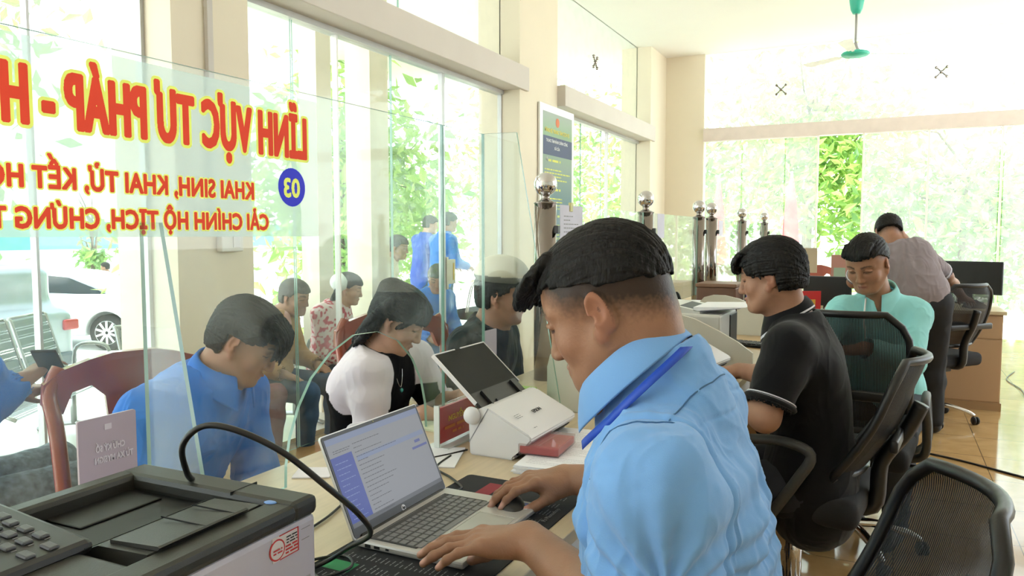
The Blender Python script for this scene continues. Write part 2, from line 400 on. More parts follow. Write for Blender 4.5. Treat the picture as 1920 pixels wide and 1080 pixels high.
        for L in locks:
            pts, r0, r1, cnt, spread = L
            for i in range(cnt):
                t = i / max(cnt - 1, 1); o = [rnd.uniform(-1, 1) * spread for _ in range(3)]
                pp = [h.w(*[a * (1 - t) + b * t + o[k] * (j / 2 + .3) for k, (a, b) in enumerate(zip(A, Bp))]) for j, (A, Bp) in enumerate(pts)]
                pp = [np.array(v) for v in spline(pp, 3)]
                S.chain(pp, [(r0 + (r1 - r0) * j / (len(pp) - 1)) * s for j in range(len(pp))], .004 * s)
        if extra: extra(S, h)
        def disp(P, N):
            q = h.loc(P); ang = np.arctan2(q[:, 0], q[:, 2] + .02)
            a = vnoise(np.stack([ang * 55, q[:, 1] * 14, q[:, 2] * 12], 1)) * amp; b = vnoise(np.stack([q[:, 0] * 320, q[:, 1] * 110, q[:, 2] * 90], 1)) * amp * .5
            return (a + b) * s
        return sdf_obj(name, S, vox, m or hair_m, parent, disp=disp, rel=1, origin=origin)
def hand(S, wr, d, n, side, curl=.35, spread=.06, sc=1., thumb=(.55, .35), nails=None, flat=0, curls=None, k=.009):
    """d: wrist -> knuckles; n: back of the hand; side +1 = right hand. Thumb side is t."""
    d = nrm(d); n = nrm(n - d * np.dot(n, d)); t = np.cross(n, d) * side; wr = V(*wr)
    # for a right hand (palm down, fingers forward) the thumb points left
    base = [(.030, .082), (.0105, .088), (-.0105, .085), (-.029, .076)]; ln = [(.043, .026, .021), (.048, .030, .022), (.044, .028, .022), (.034, .021, .019)]; rr = [.0092, .0095, .009, .008]
    P = lambda a, b, c=0: wr + sc * (t * a + d * b + n * c)
    for (a, b) in base: S.cone(P(a * .55, .005, -.002), P(a, b - .01, 0), .0155 * sc, .0125 * sc, .02 * sc)
    S.ell(P(.004, .045, -.008), V(.036, .042, .015) * sc, np.stack([t, d, n], 1), .015 * sc)
    S.ell(P(.026, .03, -.012), V(.017, .03, .014) * sc, np.stack([t, d, n], 1), .018 * sc)
    tips = []
    for i, (a, b) in enumerate(base):
        cu = curls[i] if curls else curl * (1 + .12 * i); sp = (1.5 - i) * spread; p = P(a, b, 0); ang = cu * .55
        dd = nrm(d + t * sp); q = p
        S.ell(p + n * .003 * sc, V(rr[i] + .001, .011, rr[i] + .0015) * sc, np.stack([t, d, n], 1), .008 * sc)
        for j in range(3):
            dir_ = dd * cos(ang) - n * sin(ang); q2 = q + dir_ * ln[i][j] * sc; r0 = rr[i] * (1 - .06 * j) * sc; r1 = rr[i] * (.93 - .07 * j) * sc
            if j == 2: r1 *= .88
            S.cone(q, q2, r0, r1, (.010 if j == 0 else .0035) * sc)
            if j < 2: S.ell(q2, V(1, 1, 1) * r1 * 1.06, None, .003 * sc)
            q = q2; ang += cu * (1.0 if j == 0 else .7)
        if nails is not None: nails.append((q + n * rr[i] * .75 * sc, .0068 * sc))
    a, b = thumb
    p0 = P(.028, .018, -.010); p1 = p0 + sc * .040 * nrm(t * a + d * .85 - n * b); p2 = p1 + sc * .034 * nrm(t * a * .75 + d - n * b * .9); p3 = p2 + sc * .026 * nrm(t * a * .25 + d - n * b * .7)
    S.cone(p0, p1, .0155 * sc, .0125 * sc, .018 * sc); S.cone(p1, p2, .0118 * sc, .0105 * sc, .005 * sc); S.cone(p2, p3, .0108 * sc, .0088 * sc, .004 * sc)
    if nails is not None: nails.append((p3 + n * .007 * sc, .0075 * sc))
def lerp(a, b, t): return V(*a) * (1 - t) + V(*b) * t
class Pose:
    """joints in world metres: pel, neck, shL, shR, elL, elR, wrL, wrR, and optional hips / knees / ankles / toes"""
    def __init__(p, **k): p.__dict__.update({a: (V(*b) if isinstance(b, (tuple, list, np.ndarray)) else b) for a, b in k.items()})
    def frame(p):
        up = nrm(p.neck - p.pel); r = nrm(p.shR - p.shL); f = nrm(np.cross(up, r)); r = np.cross(f, up); return np.stack([r, f, up], 1), up, r, f
def torso(S, p, g=0., w=1., d=1., belly=.0):
    R, up, r, f = p.frame(); L = np.linalg.norm(p.neck - p.pel); c = p.pel
    bend = getattr(p, 'hunch', .0)
    at = lambda t, x=0, y=0: c + up * L * t + r * x + f * (y - bend * sin(pi * min(max(t, 0), 1)))
    S.ell(at(.06), (.165 * w + g, .12 * d + g, .13 + g), R, .05)
    S.ell(at(.32, 0, belly * .5), (.15 * w + g, .115 * d + belly + g, .17 + g), R, .08)
    S.ell(at(.66), (.165 * w + g, .115 * d + g, .19 + g), R, .08)
    for x in (-1, 1):
        sh = p.shR if x > 0 else p.shL
        S.cone(at(.93), sh, .06 + g, .052 * w + g, .05); S.ell(at(.72, x * .075, .045), (.08 + g, .06 + g, .075 + g), R, .05)
        S.cone(at(.72, x * .10, -.03), sh, .06 + g, .055 + g, .06)
def arm(S, a, b, c, r=(.052, .043, .032), g=0., upto=1., k=.03):
    S.cone(a, b, r[0] + g, r[1] + g, k); S.chain([b, lerp(b, c, .35), c], [r[1] + g, r[1] * .98 + g, r[2] + g], k)
def leg(S, h, k_, a, g=0., r=(.085, .06, .042)):
    S.cone(h, k_, r[0] + g, r[1] + g, .04); S.chain([k_, lerp(k_, a, .35), a], [r[1] + g, r[1] * .95 + g, r[2] + g], .03)
def folds(P, amp, f, seed=0, stretch=(1, 1, .45)):
    q = P * np.array(stretch) * f + seed; w = vnoise(q * .5 + 9.1) * 1.3; a = vnoise(q + w[:, None]); return -np.abs(a) ** .7 * amp + amp * .35
def skin_colf(tone, H=None, fade=None, nails=(), stub=0, lips=1):
    def f(P):
        C = np.tile(np.array(tone), (len(P), 1)); C *= (1 + .07 * vnoise(P * 24))[:, None]
        if H is not None: H.colour(P, C, fade=fade, lips=lips)
        for c, r in nails:
            m = np.clip(1.6 - np.linalg.norm(P - c, axis=1) / r, 0, 1)[:, None]; C[:] = C * (1 - m) + np.array(lin('D8A898')) * m
        return C
    return f
cotton = lambda n, c, **k: mat(n, c, **{**dict(rough=.8, spec=.12, sheen=.15, bump=.12, bscale=700, var=.04, vscale=6), **k})
# ---------------------------------------------------------------- room shell
def tile_mat():
    m = bpy.data.materials.new('floor_tile'); m.use_nodes = True; N = m.node_tree.nodes; Lk = m.node_tree.links; b = N['Principled BSDF']
    tc = N.new('ShaderNodeTexCoord'); mp = N.new('ShaderNodeMapping'); mp.inputs['Location'].default_value = (-.056, -.37, 0); Lk.new(tc.outputs['Object'], mp.inputs[0])
    br = N.new('ShaderNodeTexBrick'); br.offset = 0; br.inputs['Scale'].default_value = 1; br.inputs['Brick Width'].default_value = .485; br.inputs['Row Height'].default_value = .485
    br.inputs['Mortar Size'].default_value = .0025; br.inputs['Mortar Smooth'].default_value = .1; Lk.new(mp.outputs[0], br.inputs[0])
    br.inputs['Color1'].default_value = (*lin('C6A677'), 1); br.inputs['Color2'].default_value = (*lin('BD9C6E'), 1); br.inputs['Mortar'].default_value = (*lin('6E5A40'), 1)
    nz = N.new('ShaderNodeTexNoise'); nz.inputs['Scale'].default_value = 3.5; nz.inputs['Detail'].default_value = 8; nz.inputs['Distortion'].default_value = 1.5; Lk.new(tc.outputs['Object'], nz.inputs[0])
    cr = N.new('ShaderNodeValToRGB'); cr.color_ramp.elements[0].position = .3; cr.color_ramp.elements[0].color = (.82, .78, .7, 1); cr.color_ramp.elements[1].position = .7; cr.color_ramp.elements[1].color = (1.08, 1.05, 1, 1); Lk.new(nz.outputs[0], cr.inputs[0])
    mx = N.new('ShaderNodeMix'); mx.data_type = 'RGBA'; mx.blend_type = 'MULTIPLY'; mx.inputs[0].default_value = 1; Lk.new(br.outputs[0], mx.inputs[6]); Lk.new(cr.outputs[0], mx.inputs[7]); Lk.new(mx.outputs[2], b.inputs['Base Color'])
    b.inputs['Roughness'].default_value = .09; b.inputs['Specular IOR Level'].default_value = .6; return m
cream = mat('cream_paint', 'EFE6D2', rough=.85, var=.015, vscale=2); white_p = mat('white_paint', 'FBFAF7', rough=.85, var=.01, vscale=2)
beam_m = mat('grey_white_paint', 'D9D2CB', rough=.7, var=.02, vscale=3); alu = mat('window_frame_grey', 'C9CBCB', rough=.4, metal=.3)
edge_g = mat('glass_edge_green', '8DB5A6', rough=.15, spec=.6)
pane = glass_mat('window_glass', (.95, .98, .965), haze=.015, dirt=.03); pane_h = glass_mat('painted_glare_glass', (.95, .98, .97), haze=.17, hazecol=(.95, .99, .97), dirt=.1)  # back panes: white haze painted in for daylight reflected off the glass
bm = B(); box(bm, (-3.42, -3, -.1), (5, 11.3, 0)); struct('floor', bm, tile_mat())
bm = B(); box(bm, (-3.42, -3, 3.9), (5, 11.3, 4.0)); struct('ceiling', bm, white_p)
def pane_box(name, lo, hi, g=None, edge=True, axis=0):
    bm = B(); box(bm, lo, hi)
    for f in bm.faces: f.material_index = 0 if abs(f.normal[axis]) > .5 else 1
    if not edge:
        for f in bm.faces: f.material_index = 0
    # one skin only for the see-through side keeps the pane thin
    return tag(obj(name, bm, [g or pane, edge_g]), kind='structure')
# left wall: pillars, beam, panes
bm = B(); box(bm, (-3.42, 2.50, 0), (-3.0, 2.975, 3.9)); struct('wall_left_pillar', bm, cream)
bm = B(); box(bm, (-3.42, 6.20, 0), (-3.0, 6.78, 3.9)); box(bm, (-3.42, 6.78, 0), (-3.06, 7.2, 3.9)); struct('wall_left_pillar', bm, cream)
bm = B(); box(bm, (-3.42, 10.35, 0), (-3.0, 11.2, 3.9)); struct('wall_left_pillar', bm, cream)
bm = B(); box(bm, (-3.42, -.4, 0), (-3.0, -.1, 3.9)); struct('wall_left_pillar', bm, cream)
bm = B(); box(bm, (-3.30, 2.975, 2.62), (-2.97, 6.34, 2.83), .006); struct('wall_left_beam', bm, beam_m)
bm = B(); box(bm, (-3.30, -.1, 2.62), (-3.02, 2.5, 2.83), .006); struct('wall_left_beam', bm, beam_m)
bm = B(); box(bm, (-3.30, 7.2, 2.62), (-2.97, 10.5, 2.83), .006); struct('wall_left_beam', bm, beam_m)
bm = B(); box(bm, (-3.24, 2.975, 2.585), (-3.16, 6.2, 2.62)); struct('trim_1', bm, alu)
bm = B(); box(bm, (-3.24, 7.2, 2.585), (-3.16, 10.35, 2.62)); struct('trim_2', bm, alu)
k = 1
for y0, y1, z0, z1 in ((2.975, 3.50, 0.02, 2.6), (3.515, 4.50, .02, 2.6), (4.515, 5.19, .02, 2.6), (5.235, 6.2, .02, 2.6), (2.975, 4.6, 2.83, 3.9), (4.612, 6.2, 2.83, 3.9),
                       (-.1, 1.955, .02, 2.6), (1.965, 2.5, .02, 2.6), (-.1, 2.5, 2.83, 3.9), (7.2, 8.2, .02, 2.6), (8.21, 8.9, .02, 2.6), (9.15, 10.35, .02, 2.6), (7.2, 10.35, 2.83, 3.9)):
    pane_box('window_%d' % k, (-3.205, y0, z0), (-3.195, y1, z1)); k += 1
for y, w_ in ((1.955, .012), (2.49, .02), (3.905, .012), (5.19, .04), (6.195, .012), (9.1, .02)):
    bm = B(); box(bm, (-3.22, y - w_ / 2, 0), (-3.18, y + w_ / 2, 2.6)); struct('trim_%d' % (k), bm, alu if y != 3.905 else white_p); k += 1
# back wall
bm = B(); box(bm, (-3.42, 11.14, 0), (-2.44, 11.3, 3.9)); struct('wall_back', bm, cream)
bm = B(); box(bm, (-2.44, 11.1, 2.66), (5, 11.26, 2.84), .004); struct('wall_back_beam', bm, mat('pinkish_white_paint', 'E6DAD4', rough=.8))
bm = B(); box(bm, (4.9, 9.5, 0), (5, 11.3, 3.9)); struct('wall_right', bm, white_p)
bm = B(); box(bm, (4.9, -3.1, 0), (5, 4.5, 3.9)); box(bm, (4.9, 4.5, 0), (5, 9.5, 1.15)); struct('wall_right', bm, white_p)  # unseen: solid part added to dim frontal light, low part to darken reflections
bm = B(); box(bm, (-3.42, -3.1, 0), (5, -3, 3.9)); struct('wall_front_added', bm, white_p)  # unseen wall added behind the camera to cut the light on the figures
xs = [-2.44, -1.9, -1.32, -.89]
for a, b_ in ((-2.44, -1.905), (-1.895, -1.325), (-1.315, -.9), (-.33, .42), (.43, 1.2), (1.25, 2.6), (2.65, 4.9)):
    pane_box('window_%d' % k, (a, 11.17, .02), (b_, 11.18, 2.66), pane_h, axis=1); k += 1
pane_box('window_%d' % k, (-2.44, 11.17, 2.84), (4.9, 11.18, 3.9), pane_h, axis=1); k += 1
for x in (-.9, -.335, .425, 1.225, 2.62):
    bm = B(); box(bm, (x - .012, 11.15, 0), (x + .012, 11.2, 2.66)); struct('trim_%d' % k, bm, white_p); k += 1
# ---------------------------------------------------------------- outdoors
gm = mat('concrete_yard', 'ECEAE4', rough=.9, var=.06, vscale=1.5)
bm = B(); box(bm, (-7.6, -3, -.3), (-3.42, 14, -.15)); struct('floor_veranda', bm, mat('veranda_tile', 'D2CEC4', rough=.3))
bm = B(); box(bm, (-28, -10, -.9), (-7.6, 30, -.8)); struct('ground_yard', bm, gm)
bm = B(); box(bm, (-7.6, 11.3, -.3), (16, 24, -.15)); struct('ground_yard', bm, gm)
# veranda columns
for x, y, w_, a in ((-4.25, 4.93, .18, 'square cream column on the veranda behind the sitting women'), (-4.25, 5.62, .27, 'wider cream veranda column just left of the leafy tree')):
    bm = B(); box(bm, (x - w_ / 2, y - w_ / 2, -.15), (x + w_ / 2, y + w_ / 2, 3.9)); tag(struct('wall_veranda_column', bm, cream), a)
bm = B(); box(bm, (-7.6, -3, 3.9), (-3.42, 11.3, 4.0)); struct('ceiling_veranda', bm, white_p)
# leafy trees
leafm = [mat('leaf_green', '6E9A48', rough=.5, var=.35, vscale=3), mat('leaf_light', 'A9C66A', rough=.5, var=.3, vscale=3), mat('leaf_dark', '4E7A50', rough=.5, var=.3, vscale=3)]
for m_ in leafm:
    N = m_.node_tree.nodes; b = N['Principled BSDF']; tr = N.new('ShaderNodeBsdfTranslucent'); tr.inputs[0].default_value = (*lin('B7D67A'), 1); mx = N.new('ShaderNodeMixShader'); mx.inputs[0].default_value = .4
    m_.node_tree.links.new(b.outputs[0], mx.inputs[1]); m_.node_tree.links.new(tr.outputs[0], mx.inputs[2]); m_.node_tree.links.new(mx.outputs[0], N['Material Output'].inputs[0])
bark = mat('bark', '6B5A48', rough=.9, bump=.5, bscale=30)
def tree(label, x, y, z0, h, rx, rz, n, ls, mi, seed, group='trees outside the building', cz=.62, pal=0):
    rnd = random.Random(seed); t = empty('tree', (x, y, z0), 0, label, 'tree', group)
    bm = B(); pts = [(0, 0, 0), (rnd.uniform(-.1, .1), rnd.uniform(-.1, .1), h * .35), (rnd.uniform(-.2, .2), rnd.uniform(-.2, .2), h * .75)]
    tube(bm, spline(pts, 5), [.09 * h / 4 * (1 - i / 14) for i in range(11)], 8)
    for i in range(9):
        a = rnd.uniform(0, 6.28); b_ = h * rnd.uniform(.35, .7); tube(bm, [(0, 0, b_), (cos(a) * rx * .45, sin(a) * rx * .45, b_ + .3 * h * rnd.uniform(.2, .8)), (cos(a) * rx * .85, sin(a) * rx * .85, b_ + .3 * h * rnd.uniform(.3, 1))], [.03, .02, .008], 5)
    obj('trunk', bm, bark, t)
    vs, fs, ms = [], [], []; cl = [(rnd.gauss(0, .45) * rx, rnd.gauss(0, .45) * rx, h * cz + rnd.gauss(0, .45) * rz) for _ in range(max(14, n // 60))]
    for i in range(n):
        c = cl[rnd.randrange(len(cl))]; s_ = rx * .28; p = Vector((c[0] + rnd.gauss(0, s_), c[1] + rnd.gauss(0, s_), c[2] + rnd.gauss(0, s_)))
        if p.z < .1: continue
        d = Vector((rnd.uniform(-1, 1), rnd.uniform(-1, 1), rnd.uniform(-1.1, .3))).normalized(); w_ = d.orthogonal().normalized(); w_.rotate(Matrix.Rotation(rnd.uniform(0, 6.28), 3, d)); l = ls * rnd.uniform(.6, 1.3); up = w_.cross(d)
        k0 = len(vs); vs += [p, p + d * l * .5 + w_ * l * .2 - up * l * .06, p + d * l, p + d * l * .5 - w_ * l * .2 - up * l * .06]; fs.append((k0, k0 + 1, k0 + 2, k0 + 3)); ms.append(rnd.choices((0, 1, 2), mi)[0])
    o = obj('foliage', ([tuple(v) for v in vs], fs), leafm, t); o.data.polygons.foreach_set('material_index', ms); return t
tree('leafy tree with long bright green leaves just beyond the open glass door', -7.8, 9.6, -.8, 5.2, 1.5, 1.7, 3600, .26, (3, 5, 1), 1, cz=.55)
tree('dense dark green shrub tree behind the two standing men in blue', -10.6, 14.0, -.8, 4.8, 1.7, 1.5, 3800, .22, (4, 2, 3), 2, cz=.5)
tree('pale tree seen above the white sedan through the left window', -18.5, 12.8, -.8, 3.4, .35, .9, 500, .22, (1, 0, 5), 3, cz=.5)
tree('flowering bush with white-tipped leaves behind the man in the brown jacket', -6.6, 5.5, -.3, 2.1, .55, .6, 1100, .16, (3, 4, 1), 4, cz=.55)
tree('yellow-green tree standing behind the open gap in the back glass wall', -1.6, 17.5, -.15, 6.0, 1.7, 1.8, 4200, .28, (4, 4, 1), 5, cz=.55)
tree('tall hazy tree behind the back glass, left of the open gap', -4.3, 17.0, -.15, 4.4, 1.4, 1.5, 3200, .26, (4, 2, 3), 6, cz=.45)
tree('low hazy tree behind the back glass beyond the bending man', 1.3, 17.0, -.15, 4.0, 1.7, 1.3, 3600, .26, (3, 1, 4), 7, cz=.42)
tree('tree at the far right behind the back glass wall', 4.6, 18.5, -.15, 4.8, 1.5, 1.5, 2600, .28, (4, 3, 2), 8, cz=.5)
tree('tree filling the window strip beyond the information board', -9.0, 20.0, -.8, 7.5, 2.2, 2.6, 4200, .3, (4, 4, 2), 9, cz=.5)
tree('distant grey-green tree at the upper left beyond the veranda', -19, 6.5, -.8, 9, 4.0, 2.6, 6500, .45, (2, 1, 5), 10, cz=.7)
# low wall and hedge outside the back glass
bm = B(); box(bm, (-8, 20.5, -.15), (12, 20.8, .9)); struct('wall_yard', bm, white_p)
bm = B(); box(bm, (-24.5, -6, .85), (-23.5, 34, 1.75)); tag(obj('roof_band', bm, mat('teal_sheet_roof', '4A9C90', rough=.5)), 'long teal sheet roof of the shed across the yard', 'roof')
bm = B(); box(bm, (-25, -6, -.8), (-24.5, 34, .9)); struct('wall_shed', bm, white_p)
# ---------------------------------------------------------------- cars
carw = mat('white_car_paint', 'D8DCE0', rough=.25, coat=.6); cars = mat('silver_car_paint', '7E888F', rough=.3, coat=.6, metal=.2); dkg = mat('car_window_dark', '222C34', rough=.08, spec=.8)
rub = mat('tyre_rubber', '1E1E20', rough=.8); rimm = mat('alloy_rim', 'E4E6E8', rough=.3, metal=.4); redl = mat('red_tail_lamp', '8A2A2A', rough=.2)
def wheel(x, y, z, par, r=.33):
    bm = B(); prof = [(r * .62, -.10), (r * .95, -.10), (r, -.06), (r, .06), (r * .95, .10), (r * .62, .10)]
    lathe(bm, prof, (0, 0, 0), 32); M = Matrix.Translation((x, y, z)) @ Matrix.Rotation(pi / 2, 4, 'X'); bmesh.ops.transform(bm, matrix=M, verts=bm.verts[:]); w_ = obj('wheel', bm, rub, par, True)
    bm = B(); lathe(bm, [(.04, -.09), (.05, -.105), (.05, .105), (.04, .12)], (0, 0, 0), 12)
    lathe(bm, [(r * .60, -.085), (r * .66, -.105), (r * .66, .105), (r * .60, .085)], n=32)
    for i in range(10):
        a = 2 * pi * i / 10; box(bm, (-.018, .03, -.112), (.018, r * .63, -.09), 0, 0, Matrix.Rotation(a, 4, 'Z')); box(bm, (-.018, .03, .09), (.018, r * .63, .112), 0, 0, Matrix.Rotation(a, 4, 'Z'))
    bmesh.ops.transform(bm, matrix=M, verts=bm.verts[:]); obj('rim', bm, rimm, w_, True)
def car(label, loc, rz, paint, kind='sedan'):
    t = empty('car', loc, radians(rz), label, 'car')
    S_ = Sdf(); L = 2.25
    # local: x along the car (front +x), y width, z up
    if kind == 'sedan':
        S_.box((0, 0, .62), (2.1, .72, .20), None, .16, .1); S_.box((.1, 0, .74), (1.75, .70, .14), None, .14, .15)
        S_.ell((-.15, 0, .98), (1.45, .70, .50), None, .12)
    else:
        S_.box((0, 0, .68), (2.05, .76, .28), None, .14, .1); S_.box((-.35, 0, 1.2), (1.45, .60, .34), None, .16, .25)
    for x in (-1.32, 1.32):
        for y in (-1, 1): S_.cone((x, y * .70, .33), (x, y * 1.0, .33), .39, .39, .02, 's')
    S_.cut(lambda P: .22 - P[..., 2])
    sdf_obj('body_shell', S_, .03, paint, t, rel=2)
    for y in (-1, 1):
        bm = B()
        if kind == 'sedan': pl = [(-1.30, 1.02), (-1.05, 1.15), (-.6, 1.335), (-.1, 1.385), (.35, 1.33), (.95, 1.02)]
        else: pl = [(-1.7, 1.1), (-1.6, 1.45), (.5, 1.45), (1.05, 1.1)]
        prism(bm, pl, 1, y * .66, y * .745); obj('side_window', bm, dkg, t)
    for x in (-1.32, 1.32):
        for y in (-1, 1): wheel(x, y * .74, .33, t)
    xr = -2.26 if kind == 'sedan' else -2.2
    for y in (-1, 1): bm = B(); box(bm, (xr - .03, y * .78 - .14, .80), (xr + .12, y * .78 + .09, .95), .03); obj('tail_lamp', bm, redl, t)
    if kind != 'sedan':
        bm = B(); box(bm, (-2.0, -.62, 1.12), (-1.9, .62, 1.46), .03, 0, Matrix.Rotation(-.12, 4, 'Y') @ Matrix.Translation((.02, 0, -.2))); obj('rear_window', bm, dkg, t)
        bm = B(); box(bm, (-2.27, -.26, .52), (-2.235, .26, .66), .01); obj('licence_plate', bm, white_p, t)
        bm = B(); box(bm, (-2.26, -.85, .32), (-2.1, .85, .50), .04); obj('bumper', bm, mat('grey_bumper', '4C555B', rough=.5), t)
    for y in (-1, 1): bm = B(); box(bm, (-.1, y * .88 - .02, .86), (.06, y * .88 + .02, .90), .01); obj('door_handle', bm, alu, t)
    return t
car('white sedan parked side-on in the yard beyond the left window', (-14.3, 9.2, -.8), 206, carw)
car('silver hatchback with its tail towards the left window and a white plate', (-12.3, 5.7, -.8), 184, cars, 'hatch')
# ---------------------------------------------------------------- counters and glass partition
wood = mat('light_oak_laminate', 'CFBB9A', rough=.32, var=.08, vscale=5, stretch=(14, 1, 1), detail=5); wood2 = mat('beige_laminate', 'C6A67C', rough=.35, var=.05, vscale=4, stretch=(1, 1, 9))
wside = mat('pale_wood_front', 'C9A988', rough=.4, var=.06, vscale=4, stretch=(1, 6, 6)); wht_edge = mat('white_edge_band', 'D8D6D4', rough=.4)
blk = mat('black_plastic', '1B1B1D', rough=.38, bump=.05, bscale=400); dgr = mat('dark_grey_plastic', '3B3B3A', rough=.5, bump=.08, bscale=500); whp = mat('white_plastic', 'E3E1E2', rough=.38, var=.01)
steel = mat('polished_steel', '8F8883', rough=.06, metal=1, var=.02); chrome = mat('chrome', 'D6D6D8', rough=.05, metal=1, var=.01); paper = mat('white_paper', 'F3F2F6', rough=.8, var=.01)
def desk(label, y0, y1, x1=-.53, x0=-1.33, wm=None):
    t = empty('counter', (-.93, (y0 + y1) / 2, 0), 0, label, 'counter'); o = lambda q: (q[0] + .93, q[1] - (y0 + y1) / 2, q[2])
    bm = B(); box(bm, o((x0, y0, .722)), o((x1, y1, .75)), .002); obj('worktop', bm, wm or wood, t)
    bm = B(); box(bm, o((x1 - .03, y0 + .002, .665)), o((x1 - .008, y1 - .002, .722))); obj('front_rail', bm, wht_edge, t)
    bm = B(); box(bm, o((-1.22, y0 + .03, .0)), o((-1.19, y1 - .03, .722))); obj('back_panel', bm, wside, t)
    for y in (y0 + .01, y1 - .035):
        bm = B(); box(bm, o((-1.19, y, 0)), o((x1 - .06, y + .025, .722))); obj('side_panel', bm, wood2, t)
    return t
desk('light wood counter carrying the open laptop, printer and document scanner', .18, 2.24)
desk('light wood counter where the man in the black polo shirt works', 2.26, 3.29, x1=-.50)
desk('bare beige wood counter behind the printer with papers on top', 3.31, 4.42, x1=-.50, wm=wood2)
desk('light counter further down the row beyond the low cream divider', 4.44, 5.6, x1=-.50)
desk('farthest counter of the row, next to the back glass wall', 5.62, 8.6, x1=-.50)
divm = mat('cream_divider', 'D5CFC0', rough=.45, var=.02)
for y, x0, lb in ((2.25, -.985, 'white curved-top desk divider between the red card case and the polo man'), (3.30, -.985, 'white curved-top desk divider in front of the second printer'), (4.43, -.985, 'low cream desk divider at the end of the bare counter'), (5.61, -1.0, 'distant low cream divider near the far steel posts')):
    bm = B(); top = [(-.50, .75), (-.50, .82), (-.56, .862), (-.64, .905), (-.75, .955), (-.83, .972), (-.90, .972), (-.95, .958), (-.975, .93), (x0, .89), (x0, .75)]
    prism(bm, [(a, b) for a, b in top], 1, y - .008, y + .008); tag(obj('desk_divider', bm, divm), lb, 'divider')
# steel posts with balls
names = ['nearest and largest steel post with a ball top, right of the information board', 'second steel post with a ball top, above the officer\'s head', 'third steel post with a ball top, left one of the touching pair', 'fourth steel post with a ball top, right one of the touching pair', 'fifth steel post with a ball top, left of the polo man\'s hair', 'farthest and smallest steel post with a ball top']
for (y, n_) in zip((2.71, 4.07, 5.376, 5.80, 7.12, 8.5), names):
    t = empty('steel_post', (-1.2, y, .75), 0, n_, 'post', 'steel posts along the glass partition')
    bm = B(); lathe(bm, [(.044, 0), (.044, .690)]); obj('tube', bm, steel, t, True)
    bm = B(); lathe(bm, [(.0465, .690), (.0465, .694), (.030, .700), (.019, .706), (.016, .714), (.018, .722), (.02, .726)]); obj('cap', bm, steel, t, True)
    bm = B(); lathe(bm, [(.0455 * sin(pi * i / 16), .765 - .0455 * cos(pi * i / 16)) for i in range(17)], n=32); obj('ball', bm, chrome, t, True)
    bm = B(); box(bm, (.035, -.012, .575), (.058, .012, .605), .002); box(bm, (-.012, .03, .575), (.012, .056, .605), .002); obj('glass_clamp', bm, blk, t)
# glass partition panes
pg = glass_mat('partition_glass', (.94, .975, .96), haze=.012, hazecol=(.75, .82, .84), dirt=.06); pg2 = glass_mat('clear_partition_glass', (.93, .97, .955), haze=.008, dirt=.03)
def gpane(name, label, poly, ax, at, th=.008, g=None, hole=None):
    """pane outline in the two other axes; a thin solid with green edges"""
    bm = B(); vs = [bm.verts.new((0, a, b) if ax == 0 else (a, 0, b)) for a, b in poly]; n = len(vs)
    f = bm.faces.new(vs); f.material_index = 0
    r = bmesh.ops.extrude_face_region(bm, geom=[f]); nv = [v for v in r['geom'] if isinstance(v, bmesh.types.BMVert)]
    for v in nv: v.co[ax] += th
    for v in bm.verts: v.co[ax] += at - th / 2
    for q in bm.faces:
        q.normal_update(); q.material_index = 0 if abs(q.normal[ax]) > .9 else 1
    return tag(obj(name, bm, [g or pg, edge_g]), label, 'glass pane')
arch = [(1.27, .752), (1.272, .80), (1.285, .86), (1.315, .925), (1.36, .985), (1.43, 1.035), (1.52, 1.068), (1.62, 1.065), (1.71, 1.03), (1.78, .97), (1.825, .90), (1.845, .83), (1.85, .752)]
sign = gpane('glass_partition', 'large clear counter window carrying the red sign, with an arched opening above the laptop', [(.25, .752)] + arch + [(1.945, .752), (1.945, 1.645), (.25, 1.632)], 0, -1.2)
gpane('glass_partition', 'narrow clear counter window right of the arched one', [(1.95, .752), (2.2, .752), (2.2, 1.648), (1.95, 1.645)], 0, -1.2, g=pg2)
gpane('glass_divider', 'clear side screen with a slanted edge near the information board', [(-1.195, .752), (-.915, .752), (-1.075, 1.646), (-1.195, 1.648)], 1, 2.2, g=pg2)
gpane('glass_divider', 'shorter clear side screen with a slanted green edge behind the printer', [(-1.195, .752), (-1.03, .752), (-1.145, 1.341), (-1.195, 1.341)], 1, .92, g=pg2)
for y0, y1, lb in ((2.76, 4.02, 'clear glass screen between the first and second steel posts'), (4.12, 5.32, 'clear glass screen between the second post and the touching pair'), (5.86, 7.07, 'clear glass screen between the pair of posts and the fifth post'), (7.17, 8.44, 'clear glass screen between the two farthest posts')):
    gpane('glass_partition', lb, [(y0, .9), (y1, .9), (y1, 1.44), (y0, 1.44)], 0, -1.2, g=pg2)
# sign lettering: readable from the customers' side
film = mat('frosted_film', 'DCE9EA', rough=.5); nt_ = film.node_tree; tb = nt_.nodes.new('ShaderNodeBsdfTransparent'); tl = nt_.nodes.new('ShaderNodeBsdfTranslucent'); tl.inputs[0].default_value = (*lin('D8E4E4'), 1); mx1 = nt_.nodes.new('ShaderNodeMixShader'); mx2 = nt_.nodes.new('ShaderNodeMixShader')
nt_.links.new(nt_.nodes['Principled BSDF'].outputs[0], mx1.inputs[1]); nt_.links.new(tl.outputs[0], mx1.inputs[2]); mx1.inputs[0].default_value = .65; nt_.links.new(tb.outputs[0], mx2.inputs[1]); nt_.links.new(mx1.outputs[0], mx2.inputs[2]); mx2.inputs[0].default_value = .45; nt_.links.new(mx2.outputs[0], nt_.nodes['Material Output'].inputs[0])
bm = B(); box(bm, (-1.1957, .25, 1.316), (-1.1950, 1.39, 1.625)); obj('sign_film', bm, film, sign)
